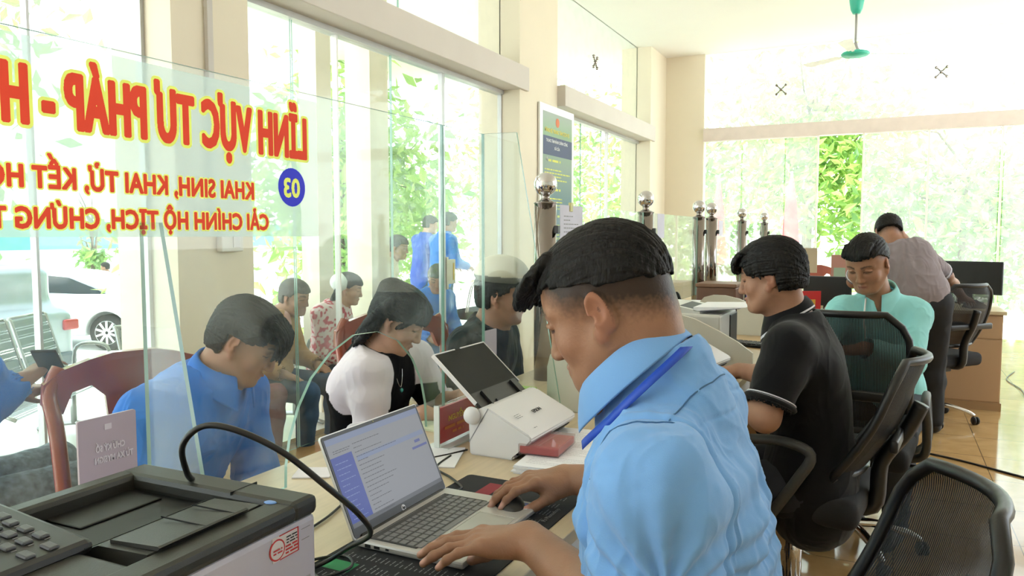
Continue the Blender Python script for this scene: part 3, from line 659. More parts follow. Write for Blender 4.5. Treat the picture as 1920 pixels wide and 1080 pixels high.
def thinmat(name, col, tr=.5):
    m = mat(name, col, rough=.5, var=.01); n_ = m.node_tree; t_ = n_.nodes.new('ShaderNodeBsdfTranslucent'); t_.inputs[0].default_value = (*lin(col), 1); x_ = n_.nodes.new('ShaderNodeMixShader'); x_.inputs[0].default_value = tr
    n_.links.new(n_.nodes['Principled BSDF'].outputs[0], x_.inputs[1]); n_.links.new(t_.outputs[0], x_.inputs[2]); n_.links.new(x_.outputs[0], n_.nodes['Material Output'].inputs[0]); return m
red_l = thinmat('red_vinyl', 'F4503A', .85); yel_l = thinmat('yellow_vinyl', 'FFF680', .85); blu_l = thinmat('blue_vinyl', '3034D8', .5)
def dilate(m, r):
    out = m.copy(); k = int(math.ceil(r)); H_, W_ = m.shape
    for dy in range(-k, k + 1):
        for dx in range(-k, k + 1):
            if dx * dx + dy * dy > r * r or (dx == 0 and dy == 0): continue
            out[max(dy, 0):H_ + min(dy, 0), max(dx, 0):W_ + min(dx, 0)] |= m[max(-dy, 0):H_ + min(-dy, 0), max(-dx, 0):W_ + min(-dx, 0)]
    return out
def mask_sheet(name, m, u0, v0, c, x, mt, par):
    """flat cut vinyl from a fine cell mask: u runs towards -y, v up"""
    vs, fs = [], []
    for r in range(m.shape[0]):
        q = np.flatnonzero(np.diff(np.concatenate([[0], m[r].astype(np.int8), [0]])))
        for a, b_ in zip(q[::2], q[1::2]):
            k_ = len(vs); v = v0 + r * c; vs += [(x, -(u0 + a * c), v), (x, -(u0 + b_ * c), v), (x, -(u0 + b_ * c), v + c), (x, -(u0 + a * c), v + c)]; fs.append((k_, k_ + 1, k_ + 2, k_ + 3))
    return obj(name, (vs, fs), mt, par)
def fit_text(s_, ystart, yend, z0, cap, m, ol=None, bold=.0012, orad=.0045, track=1.0, c=.0006, x=-1.1938, disc=None):
    """lettering on the sign glass running towards -y from ystart to yend, readable from the customers' side, with a contour of another colour"""
    o = text('lettering', s_, cap / .729, m, None, Matrix.Identity(4), track=track, depth=0); me = o.data; me.calc_loop_triangles()
    P = np.array([v.co[:2] for v in me.vertices]); T = np.array([t_.vertices[:] for t_ in me.loop_triangles]); bpy.data.objects.remove(o)
    P[:, 0] = (P[:, 0] - P[:, 0].min()) * (abs(ystart - yend) / np.ptp(P[:, 0])); pad = (.05 if disc else orad + .004); u0, v0 = -ystart - pad, z0 + P[:, 1].min() - pad; P = (P + [-ystart - u0, z0 - v0]) / c
    W_, H_ = (np.ceil(P.max(0)) + pad / c + 2).astype(int); M_ = np.zeros((H_, W_), bool)
    for a, b_, d in P[T]:
        lo = np.floor(np.minimum(np.minimum(a, b_), d)).astype(int); hi = np.ceil(np.maximum(np.maximum(a, b_), d)).astype(int) + 1
        X, Y = np.meshgrid(np.arange(lo[0], hi[0]) + .5, np.arange(lo[1], hi[1]) + .5); e = lambda p, q: (q[0] - p[0]) * (Y - p[1]) - (q[1] - p[1]) * (X - p[0])
        e1, e2, e3 = e(a, b_), e(b_, d), e(d, a); M_[lo[1]:hi[1], lo[0]:hi[0]] |= ((e1 >= 0) & (e2 >= 0) & (e3 >= 0)) | ((e1 <= 0) & (e2 <= 0) & (e3 <= 0))
    R_ = dilate(M_, bold / c); mask_sheet('lettering', R_, u0, v0, c, x, m, sign)
    if disc:
        yy, xx = np.mgrid[0:R_.shape[0], 0:R_.shape[1]]; D_ = ((xx + .5) * c + u0 + disc[0]) ** 2 + ((yy + .5) * c + v0 - disc[1]) ** 2 < disc[2] ** 2; mask_sheet('number_disc', D_ & ~R_, u0, v0, c, x, blu_l, sign)
    if ol is not None: mask_sheet('lettering_outline', dilate(M_, orad / c) & ~R_, u0, v0, c, x, ol, sign)
fit_text('LĨNH VỰC TƯ PHÁP - HỘ TỊCH', 1.350, .473, 1.493, .091, red_l, yel_l, .0046, .0100, track=1.06)
fit_text('KHAI SINH, KHAI TỬ, KẾT HÔN', 1.188, .63, 1.394, .035, red_l, yel_l, .0019, .0046, track=1.04)
fit_text('CẢI CHÍNH HỘ TỊCH, CHỨNG THỰC', 1.228, .585, 1.331, .033, red_l, yel_l, .0019, .0046, track=1.04)
fit_text('03', 1.327, 1.279, 1.404, .042, yel_l, None, .002, disc=(1.303, 1.425, .0425))
# ---------------------------------------------------------------- office chairs
meshm = mat('black_chair_mesh', '222326', rough=.6, spec=.3)
_n = meshm.node_tree; wv = _n.nodes.new('ShaderNodeTexWave'); wv.inputs['Scale'].default_value = 60; wv.bands_direction = 'X'; wv.inputs['Distortion'].default_value = .3; tc_ = _n.nodes.new('ShaderNodeTexCoord'); _n.links.new(tc_.outputs['Object'], wv.inputs[0])
_r = _n.nodes.new('ShaderNodeMapRange'); _r.inputs['To Min'].default_value = .78; _r.inputs['To Max'].default_value = 1.0; _r.inputs['From Min'].default_value = .2; _r.inputs['From Max'].default_value = .6; _n.links.new(wv.outputs[1], _r.inputs[0]); _n.links.new(_r.outputs[0], _n.nodes['Principled BSDF'].inputs['Alpha'])
fabr = mat('black_seat_fabric', '1C1C1F', rough=.9, bump=.3, bscale=500)
def grid_sheet(fn, nu, nv, m, name, par, th=.0, smooth=True):
    vs = [tuple(fn(i / nu, j / nv)) for i in range(nu + 1) for j in range(nv + 1)]; fs = [(i * (nv + 1) + j, (i + 1) * (nv + 1) + j, (i + 1) * (nv + 1) + j + 1, i * (nv + 1) + j + 1) for i in range(nu) for j in range(nv)]
    o = obj(name, (vs, fs), m, par, smooth)
    if th: q = o.modifiers.new('t', 'SOLIDIFY'); q.thickness = th; q.offset = 0
    return o
def office_chair(label, loc, rz, arms=True, ht=.47, tilt=.16, backh=.50, parts='all'):
    """faces +Y locally"""
    t = empty('office_chair', loc, radians(rz), label, 'office chair')
    y0, zb = -.215, ht + .10
    def bk(u, v):
        w_ = .235 * (1 - .10 * (2 * v - 1) ** 2) * (1 if v < .8 else 1 - .3 * ((v - .8) / .2) ** 2); x = (u - .5) * 2 * w_; z = zb + v * backh
        y = y0 - tilt * v * backh * 1.3 - .03 * sin(pi * v) + .07 * (u * 2 - 1) ** 2 * (1 - .3 * v) + .05 * max(0, v - .75) * -1.2; return Vector((x, y, z))
    grid_sheet(bk, 16, 16, meshm, 'backrest_mesh', t)
    bm = B(); rim = [bk(u, 0) for u in np.linspace(0, 1, 9)] + [bk(1, v) for v in np.linspace(.1, 1, 10)] + [bk(u, 1) for u in np.linspace(.9, 0, 10)] + [bk(0, v) for v in np.linspace(.9, .1, 9)]
    tube(bm, rim, .014, 8, True); obj('backrest_frame', bm, blk, t, True)
    bm = B(); c_ = lambda v: bk(.5, v) - Vector((0, .035, 0)); tube(bm, spline([(0, -.10, ht - .04), (0, -.24, ht - .03), c_(.05), c_(.35), c_(.6)], 5), [.026] * 10 + [.024] * 11, 8); box(bm, (-.20, bk(.5, .33).y - .035, bk(0, .33).z - .02), (.20, bk(.5, .33).y - .012, bk(0, .33).z + .02), .008); obj('back_support', bm, blk, t, True)
    S_ = Sdf(); S_.box((0, .01, ht - .005), (.205, .205, .012), None, .035, .02); S_.cone((-.17, .2, ht - .02), (.17, .2, ht - .02), .032, .032, .03); sdf_obj('seat', S_, .009, fabr, t)
    bm = B(); box(bm, (-.19, -.18, ht - .06), (.19, .19, ht - .035), .01); box(bm, (-.07, -.12, ht - .10), (.07, .10, ht - .055), .01); tube(bm, [(.06, .02, ht - .075), (.24, .02, ht - .075), (.27, .02, ht - .08)], [.006, .006, .012], 8); obj('seat_base', bm, blk, t)
    if arms:
        for s_ in (-1, 1):
            bm = B(); pts = spline([(s_ * .17, .03, ht - .055), (s_ * .27, .02, ht - .03), (s_ * .285, -.06, ht + .10), (s_ * .28, -.10, ht + .185), (s_ * .275, -.02, ht + .215), (s_ * .27, .10, ht + .205), (s_ * .265, .19, ht + .185), (s_ * .27, .20, ht + .12), (s_ * .275, .12, ht + .0), (s_ * .2, .08, ht - .05)], 5)
            tube(bm, pts, [.017] * len(pts), 8); obj('armrest', bm, dgr, t, True)
    bm = B(); lathe(bm, [(.014, .24), (.014, ht - .06)], n=14); obj('gas_lift', bm, chrome, t, True); bm = B(); lathe(bm, [(.026, .08), (.028, .24), (.027, .3), (.018, .305)], n=16); obj('lift_cover', bm, chrome if rz != 92 else blk, t, True)
    for i in range(5):
        a = 2 * pi * i / 5 + .3; c, s = cos(a), sin(a); bm = B(); tube(bm, spline([(c * .02, s * .02, .115), (c * .12, s * .12, .115), (c * .24, s * .24, .085), (c * .285, s * .285, .06)], 4), [.022, .021, .02, .019, .018, .018, .017, .017, .016, .015, .014, .013, .012], 8); lg = obj('leg', bm, chrome, t, True)
        bm = B(); M = Matrix.Translation((c * .29, s * .29, .028)) @ Matrix.Rotation(a * 1.7, 4, 'Z') @ Matrix.Rotation(pi / 2, 4, 'Y')
        for z in (-.018, .004): lathe(bm, [(.008, z), (.027, z), (.028, z + .004), (.028, z + .010), (.024, z + .014)], n=16)
        bmesh.ops.transform(bm, matrix=M, verts=bm.verts[:]); obj('caster', bm, blk, lg, True)
    return t
office_chair('black mesh office chair the man in the black polo sits on', (-.26, 2.70, 0), 84, ht=.47, tilt=.32, backh=.37)
office_chair('black mesh office chair in the right foreground with a tall ribbed backrest', (-.20, 1.39, 0), 105, ht=.385, tilt=.30, backh=.40, arms=False)
office_chair('black mesh office chair pulled up before the far beige desk', (.29, 6.12, 0), 48, ht=.46, tilt=.2, backh=.42)
office_chair('black mesh office chair standing with its back to us in front of the teal-shirted man', (-.12, 3.42, 0), -6, ht=.46, tilt=.14, backh=.46)
# ---------------------------------------------------------------- wooden chairs
redw = mat('red_brown_varnished_wood', '8E3A1A', rough=.28, var=.25, vscale=6, stretch=(1, 1, .2), coat=.4)
def wood_chair(label, loc, rz, h=1.0):
    t = empty('wooden_chair', loc, radians(rz), label, 'wooden chair', None); w_, yb = .225, -.2
    for s_ in (-1, 1):
        bm = B(); pts = spline([(s_ * .2, yb - .06, 0), (s_ * .205, yb, .44), (s_ * .215, yb - .03, .75), (s_ * w_, yb - .06, h - .1), (s_ * (w_ - .03), yb - .075, h - .03)], 5); tube(bm, pts, [.021] * len(pts), 8); obj('back_post', bm, redw, t, True)
        bm = B(); tube(bm, [(s_ * .2, .2, 0), (s_ * .205, .2, .44)], [.017, .023], 8); obj('leg', bm, redw, t, True)
    bm = B(); pl = [(-w_ - .02, h - .13), (-w_ - .015, h - .07), (-w_ + .03, h - .035), (-.12, h - .01), (-.06, h + .004), (.06, h + .004), (.12, h - .01), (w_ - .03, h - .035), (w_ + .015, h - .07), (w_ + .02, h - .13), (w_ - .03, h - .16), (w_ - .055, h - .10), (.12, h - .085), (.085, h - .12), (-.085, h - .12), (-.12, h - .085), (-w_ + .055, h - .10), (-w_ + .03, h - .16)]
    prism(bm, pl, 1, yb - .085, yb - .05); obj('top_rail', bm, redw, t)
    bm = B(); prism(bm, [(-.075, .47), (.075, .47), (.06, .6), (.085, h - .115), (-.085, h - .115), (-.06, .6)], 1, yb - .07, yb - .05); obj('back_splat', bm, redw, t)
    bm = B(); box(bm, (-.23, -.21, .425), (.23, .225, .455), .012); obj('seat', bm, redw, t); bm = B(); box(bm, (-.2, .18, .36), (.2, .2, .425)); box(bm, (-.2, -.2, .36), (.2, -.18, .425)); box(bm, (-.205, -.19, .2), (-.185, .2, .23)); box(bm, (.185, -.19, .2), (.205, .2, .23)); obj('apron', bm, redw, t); return t
wood_chair('red-brown carved wooden chair behind the young man in blue', (-1.78, 1.42, 0), -112, .97)
wood_chair('red-brown carved wooden chair behind the woman in black and white', (-1.59, 2.40, 0), -124, 1.01)
wood_chair('red-brown wooden chair the man in the teal shirt sits on', (-.12, 3.98, 0), 168, .99)
wood_chair('red-brown wooden chair seen far off beyond the touching posts', (-1.85, 7.3, 0), -85, 1.0)
wood_chair('distant red-brown wooden chair behind the man in teal, near the yellow plaque', (-.55, 8.3, 0), -150, 1.0)
# ---------------------------------------------------------------- steel benches on the veranda
perf = mat('perforated_steel', '7C8384', rough=.4, metal=.7); _n = perf.node_tree; vo = _n.nodes.new('ShaderNodeTexVoronoi'); vo.inputs['Scale'].default_value = 55; vo.inputs['Randomness'].default_value = 0; tc_ = _n.nodes.new('ShaderNodeTexCoord'); _n.links.new(tc_.outputs['Object'], vo.inputs[0])
_m = _n.nodes.new('ShaderNodeMath'); _m.operation = 'GREATER_THAN'; _m.inputs[1].default_value = .33; _n.links.new(vo.outputs['Distance'], _m.inputs[0]); _n.links.new(_m.outputs[0], _n.nodes['Principled BSDF'].inputs['Alpha'])
barm = mat('grey_steel_bar', 'A9ADAC', rough=.3, metal=.8)
def bench(label, loc, rz, n=3, w_=.54):
    t = empty('waiting_bench', loc, radians(rz), label, 'bench', 'steel benches on the veranda')
    for i in range(n):
        x0 = (i - n / 2) * w_
        def sf(u, v, x0=x0):
            pr = [(.27, .39), (.2, .42), (.0, .40), (-.13, .40), (-.20, .48), (-.25, .65), (-.31, .86), (-.33, .87)]; q = v * (len(pr) - 1); k_ = min(int(q), len(pr) - 2); f_ = q - k_; return (x0 + .03 + u * (w_ - .06), pr[k_][0] * (1 - f_) + pr[k_ + 1][0] * f_, pr[k_][1] * (1 - f_) + pr[k_ + 1][1] * f_)
        st = grid_sheet(sf, 2, 21, perf, 'seat', t)
        bm = B(); 
        for u in (0, 1): tube(bm, [sf(u, v / 14) for v in range(15)], .012, 6)
        tube(bm, [sf(0, 1), sf(1, 1)], .012, 6); obj('seat_rim', bm, barm, st, True)
    bm = B(); tube(bm, [(-n / 2 * w_, -.02, .33), (n / 2 * w_, -.02, .33)], .025, 8); obj('beam', bm, barm, t)
    for s_ in (-1, 1):
        bm = B(); x = s_ * (n / 2 - .5) * w_; tube(bm, [(x, -.02, .33), (x, -.02, .05)], .022, 8); tube(bm, spline([(x, -.28, .015), (x, -.02, .06), (x, .26, .015)], 4), .018, 8); obj('leg', bm, barm, t, True)
    for s_ in (-n / 2, n / 2):
        bm = B(); x = s_ * w_; tube(bm, spline([(x, -.13, .36), (x, -.1, .6), (x, .12, .6), (x, .14, .38)], 5), .014, 8); obj('armrest', bm, barm, t, True)
    return t
bench('perforated steel bench standing in front of the parked cars', (-5.15, 3.12, -.15), -58)
bench('perforated steel bench the man in the brown jacket sits on', (-4.15, 4.0, -.15), -90, 3)
bench('perforated steel bench the women wait on near the door', (-3.85, 5.98, -.15), -90, 1)
# ---------------------------------------------------------------- officer in the light blue shirt (nearest figure)
def officer_main():
    og = (-.25, 1.08, 0)
    H = Head((-.370, 1.084, 1.208), 89, 25, 0, 1.0, .86)
    p = Pose(pel=(-.256, 1.09, .53), neck=(-.300, 1.09, 1.085), shL=(-.250, .90, 1.002), shR=(-.29, 1.28, 1.02),
             elL=(-.25, .915, .79), elR=(-.36, 1.43, .82), wrL=(-.505, 1.082, .828), wrR=(-.598, 1.46, .805), hunch=.02)
    nails = []
    S_ = Sdf(); H.skull(S_, nose=1.15, wide=1.02)
    S_.cone(H.w(0, -.035, -.03), lerp(p.neck, p.pel, .08), .060, .066, .03); S_.cone(H.w(0, -.0, -.06), lerp(p.neck, p.pel, .05) + V(-.03, 0, 0), .05, .06, .03)
    S_.ell(H.w(0, .04, -.088), V(.045, .045, .026), H.R, .03)
    torso(S_, p, -.012); arm(S_, p.shL, p.elL, p.wrL, (.052, .046, .029)); arm(S_, p.shR, p.elR, p.wrR, (.052, .046, .029))
    for x in (-1, 1):
        hip = p.pel + V(-.02, x * .1, -.03); kn = V(-.60, 1.09 + x * .12, .50); an = V(-.58, 1.09 + x * .13, .10)
        leg(S_, hip, kn, an); S_.cone(an, an + V(-.13, 0, -.06), .035, .028, .02)
    hand(S_, p.wrL, (-.125, -.045, -.010), (-.08, -.02, 1), -1, spread=.075, sc=1.02, nails=nails, thumb=(.3, .5), curls=[.2, .22, .26, .3])
    hand(S_, p.wrR, (-.09, -.09, .004), (-.12, -.1, 1), 1, sc=.98, nails=nails, thumb=(.22, .45), curls=[.42, .40, .42, .46], spread=.03)
    fade = lambda y: np.where(y > .04, .0 + (y - .04) * 1.3, .0 + (y - .04) * .42)
    body = sdf_obj('person', S_, .004, skin_m, None, colf=skin_colf(SK['main'], H, fade, nails), origin=og, boxes=[
        ((-.56, .90, 1.055), (-.20, 1.24, 1.45), .0018), ((-.50, .80, .3), (.0, 1.6, 1.065), .005),
        ((-.85, .80, .68), (-.485, 1.6, .95), .0019), ((-.85, .85, 0), (.0, 1.4, .31), .008)])
    tag(body, 'man in a light blue collared shirt with a blue lanyard working at the open laptop', 'person')
    # ---- shirt
    T = Sdf(); torso(T, p, .014, belly=.03)
    T.chain([p.shL, lerp(p.shL, p.elL, .5), lerp(p.shL, p.elL, .93)], [.07, .076, .074], .03)
    T.chain([p.shR, lerp(p.shR, p.elR, .5), lerp(p.shR, p.elR, .93)], [.07, .075, .07], .04)
    T.cone(p.neck + V(.012, 0, -.03), p.neck + V(-.02, 0, .012), .078, .068, .03)
    T.cone(p.neck + V(.035, 0, -.03), p.neck + V(.012, 0, .035), .082, .076, .03); T.ell((-.25, 1.08, .60), (.15, .2, .14), None, .05)
    for a, b in ((p.shL, p.elL), (p.shR, p.elR)): T.cone(lerp(a, b, .93), lerp(a, b, 1.4), .058, .066, .004, 's')
    nk = nrm(V(-.75, 0, 1)); T.cut(lambda P: ((P - (p.neck + V(-.01, 0, .045)).astype(f32)) @ nk.astype(f32)))
    T.cone(p.neck + V(-.03, 0, .035), p.neck + V(-.05, 0, .12), .058, .075, .01, 's')
    armhole = [(-.345, .90, 1.06), (-.30, .915, 1.105), (-.262, .93, 1.10), (-.225, .935, 1.065), (-.205, .925, 1.0), (-.215, .91, .93)]
    dirs = []
    def disp(P, N):
        d = folds(P, .007, 13, 0, (1, 1, .33)) + folds(P, .0035, 32, 5, (1, 1, .5)) + .0008 * vnoise(P * 90)
        # pull folds running from the armpit over the back
        c = P - V(-.215, .93, .90); rr = np.linalg.norm(c, axis=1); ang = np.arctan2(c[:, 2], c[:, 0]); d = d + .0045 * np.sin(ang * 13 + vnoise(P * 9) * 2) * np.exp(-((rr - .13) / .10) ** 2)
        # sleeve join
        y = P[:, 1]; sh = np.exp(-((np.hypot((P[:, 0] + .275), (P[:, 2] - 1.0)) - .0) / .11) ** 2)
        seam = y - (.945 - .12 * np.maximum(0, 1.08 - P[:, 2]) * 1.2); d = d - .005 * np.exp(-(seam / .0035) ** 2) * (P[:, 2] > .86) * (np.abs(P[:, 0] + .27) < .13)
        d = d + .004 * np.exp(-((seam - .012) / .006) ** 2) * (P[:, 2] > .86) * (np.abs(P[:, 0] + .27) < .13)
        # yoke seam across the back
        yk = P[:, 2] - (1.075 - .25 * (P[:, 1] - 1.08) ** 2); d = d - .0022 * np.exp(-(yk / .0028) ** 2) * (N[:, 0] > .05) * (P[:, 1] > .945)
        d = d + .006 * np.maximum(0, np.sin((P[:, 1] - .9) * 62 + vnoise(P * 5) * 2)) * np.clip((1.07 - P[:, 2]) * 8, 0, 1) * (N[:, 0] > .2) * (P[:, 1] > .95)
        return d
    shirt_m = mat('light_blue_cotton', '7CB0EC', rough=.75, spec=.15, sheen=.25, bump=.15, bscale=900, var=.03, vscale=5)
    sh = sdf_obj('shirt', T, .003, shirt_m, body, disp=disp, origin=og, rel=2)
    # ---- stitched seams lying on the cloth
    from mathutils.bvhtree import BVHTree
    me = sh.data; bv = BVHTree.FromPolygons([v.co[:] for v in me.vertices], [q.vertices[:] for q in me.polygons]); bm = B()
    for cv in ([(-.36, .905, 1.01), (-.336, .909, 1.048), (-.314, .910, 1.071), (-.287, .913, 1.076), (-.254, .918, 1.070), (-.226, .930, 1.050), (-.207, .937, 1.023), (-.192, .931, .996), (-.187, .931, .965), (-.19, .925, .91)], [(-.247, .932, 1.064), (-.243, .969, 1.084), (-.231, 1.021, 1.103), (-.210, 1.09, 1.118), (-.21, 1.16, 1.11), (-.24, 1.24, 1.08)]):
        L = []
        for q in spline(cv, 6):
            h_ = bv.find_nearest(q - Vector(og))
            if h_[0] is not None: L.append(h_[0] + h_[1] * .0008)
        tube(bm, L, .0011, 5)
    sm = obj('seam_stitching', bm, cotton('dusk_blue_thread', '47729F'), body, True)
    # ---- collar: stand and turned-down fall as one folded strip
    ax = nrm(V(-.85, 0, 1)); cN = p.neck + V(-.036, 0, .036); e1 = V(0, 1, 0); e2 = np.cross(ax, e1)     # e2 -> towards the back (+x)
    if e2[0] < 0: e2 = -e2
    vs, fs = [], []; n = 48; prof = 7
    for i in range(n + 1):
        a = radians(-162 + 324 * i / n); fr = abs(i / n - .5) * 2       # 0 at the nape, 1 at the front points
        di = e2 * cos(a) + e1 * sin(a); ra = .078 + .004 * fr; rb = .075
        base = cN + di * ra
        top = cN + di * (ra - .003) + ax * (.034 - .012 * fr)
        drop = .052 + .006 * fr ** 2
        out = .019 + .012 * fr
        fl = cN + di * (ra + out) + ax * (.034 - drop * .92 - .012 * fr) + V(-.016, 0, -.012) * max(0, fr - .72) * 3.2
        seq = [base + di * -.001, lerp(base, top, .6), top, top + di * .003 + ax * .0015, top + di * .0065, lerp(top + di * .008, fl, .5) + di * .003, fl]
        vs += [tuple(q) for q in seq]
    for i in range(n):
        for j in range(prof - 1): a = i * prof + j; fs.append((a, a + 1, a + prof + 1, a + prof))
    co = obj('collar', (vs, fs), shirt_m, smooth=True); m = co.modifiers.new('t', 'SOLIDIFY'); m.thickness = .0022; m = co.modifiers.new('s', 'SUBSURF'); m.levels = m.render_levels = 1
    kid(co, body)
    # ---- lanyard round the collar
    bm = B(); L = []
    for i in range(30):
        a = radians(-8 - 150 * i / 29); fr = i / 29; di = e2 * cos(a) + e1 * sin(a)
        L.append(cN + di * (.100 + .012 * sin(fr * 3)) + ax * (-.021 - .030 * fr) + V(-.05, 0, -.03) * max(0, fr - .7) * 2)
    w_ = .0065
    for a, b in zip(L, L[1:]):
        a, b = V(*a), V(*b); ua = nrm(a - cN - ax * np.dot(a - cN, ax)); ub = nrm(b - cN - ax * np.dot(b - cN, ax)); ta = nrm(ax - ua * .6); tb = nrm(ax - ub * .6)
        quad(bm, a - ta * w_, b - tb * w_, b + tb * w_, a + ta * w_)
    bmesh.ops.remove_doubles(bm, verts=bm.verts[:], dist=1e-5)
    ly = obj('lanyard', bm, mat('royal_blue_ribbon', '1F4FC4', rough=.5), smooth=True); m = ly.modifiers.new('t', 'SOLIDIFY'); m.thickness = .0012; kid(ly, body)
    # ---- hair, trousers, shoes
    line = lambda x, y: np.where(y > .05, .066, .044 + (y - .0) * .28)
    fr = [([((-.055, .045, .103), (.05, .055, .112)), ((-.06, .080, .088), (.055, .085, .094)), ((-.050, .108, .076), (.045, .112, .080)), ((-.040, .121, .068), (.034, .124, .071)), ((-.036, .129, .057), (.030, .131, .060))], .009, .0016, 44, .003)]
    H.hair(line, thick=.0058, low=0, vox=.0018, parent=body, origin=og, locks=fr, amp=.0022, vol=(1, 1, 1.03))
    Tr = Sdf()
    for x in (-1, 1):
        hip = p.pel + V(-.0, x * .1, -.04); kn = V(-.60, 1.09 + x * .12, .50); an = V(-.58, 1.09 + x * .13, .10); leg(Tr, hip, kn, an, .014)
    Tr.ell(p.pel + V(.02, 0, -.01), (.15, .19, .13), None, .05)
    sdf_obj('trousers', Tr, .008, mat('black_trousers', '17181C', rough=.8), body, disp=lambda P, N: folds(P, .008, 14), origin=og)
    Sh = Sdf()
    for x in (-1, 1): Sh.cone(V(-.57, 1.09 + x * .13, .05), V(-.76, 1.09 + x * .14, .04), .048, .038, .02)
    Sh.cut(lambda P: .0 - P[..., 2])
    sdf_obj('shoes', Sh, .006, mat('black_leather', '131313', rough=.35), body, origin=og)
    return body
officer_main()
# ---------------------------------------------------------------- everyone else
def collar(p, cN, ax, mt, body, r=.066, h=.03, drop=.045, ext=.02, fwd=None, gap=18, trim=None, rb=1.0):
    """shirt collar: stand and turned-down fall; ax = neck axis, fwd = facing direction"""
    ax = nrm(ax); f = nrm(V(*fwd) - ax * np.dot(V(*fwd), ax)); s_ = np.cross(f, ax); vs, fs, mi = [], [], []; n = 36; prof = 8
    for i in range(n + 1):
        a = radians(180 - (180 - gap) + (360 - 2 * gap) * i / n) if False else radians(gap + (360 - 2 * gap) * i / n)
        fr = abs(i / n - .5) * 2; di = f * cos(a) * rb + s_ * sin(a); top = cN + di * (r - .002) + ax * (h - .012 * fr)
        out = .014 + .012 * fr; fl = cN + di * (r + out) + ax * (h - drop * (.9 + .5 * fr ** 2) - .01 * fr) + (f * .03 - ax * .012) * max(0, fr - .75) * 3 * (ext / .02)
        seq = [cN + di * r - ax * .004, lerp(cN + di * r, top, .6), top, top + di * .0045 + ax * .001, lerp(top + di * .006, fl, .45) + di * .002, lerp(top + di * .006, fl, .78) + di * .001, lerp(top + di * .006, fl, .9), fl]
        vs += [tuple(q) for q in seq]
    for i in range(n):
        for j in range(prof - 1): a = i * prof + j; fs.append((a, a + 1, a + prof + 1, a + prof)); mi.append(1 if trim and j in (5,) else 0)
    co = obj('collar', (vs, fs), [mt] + ([trim] if trim else []), smooth=True); co.data.polygons.foreach_set('material_index', mi)
    m = co.modifiers.new('t', 'SOLIDIFY'); m.thickness = .002; return kid(co, body)
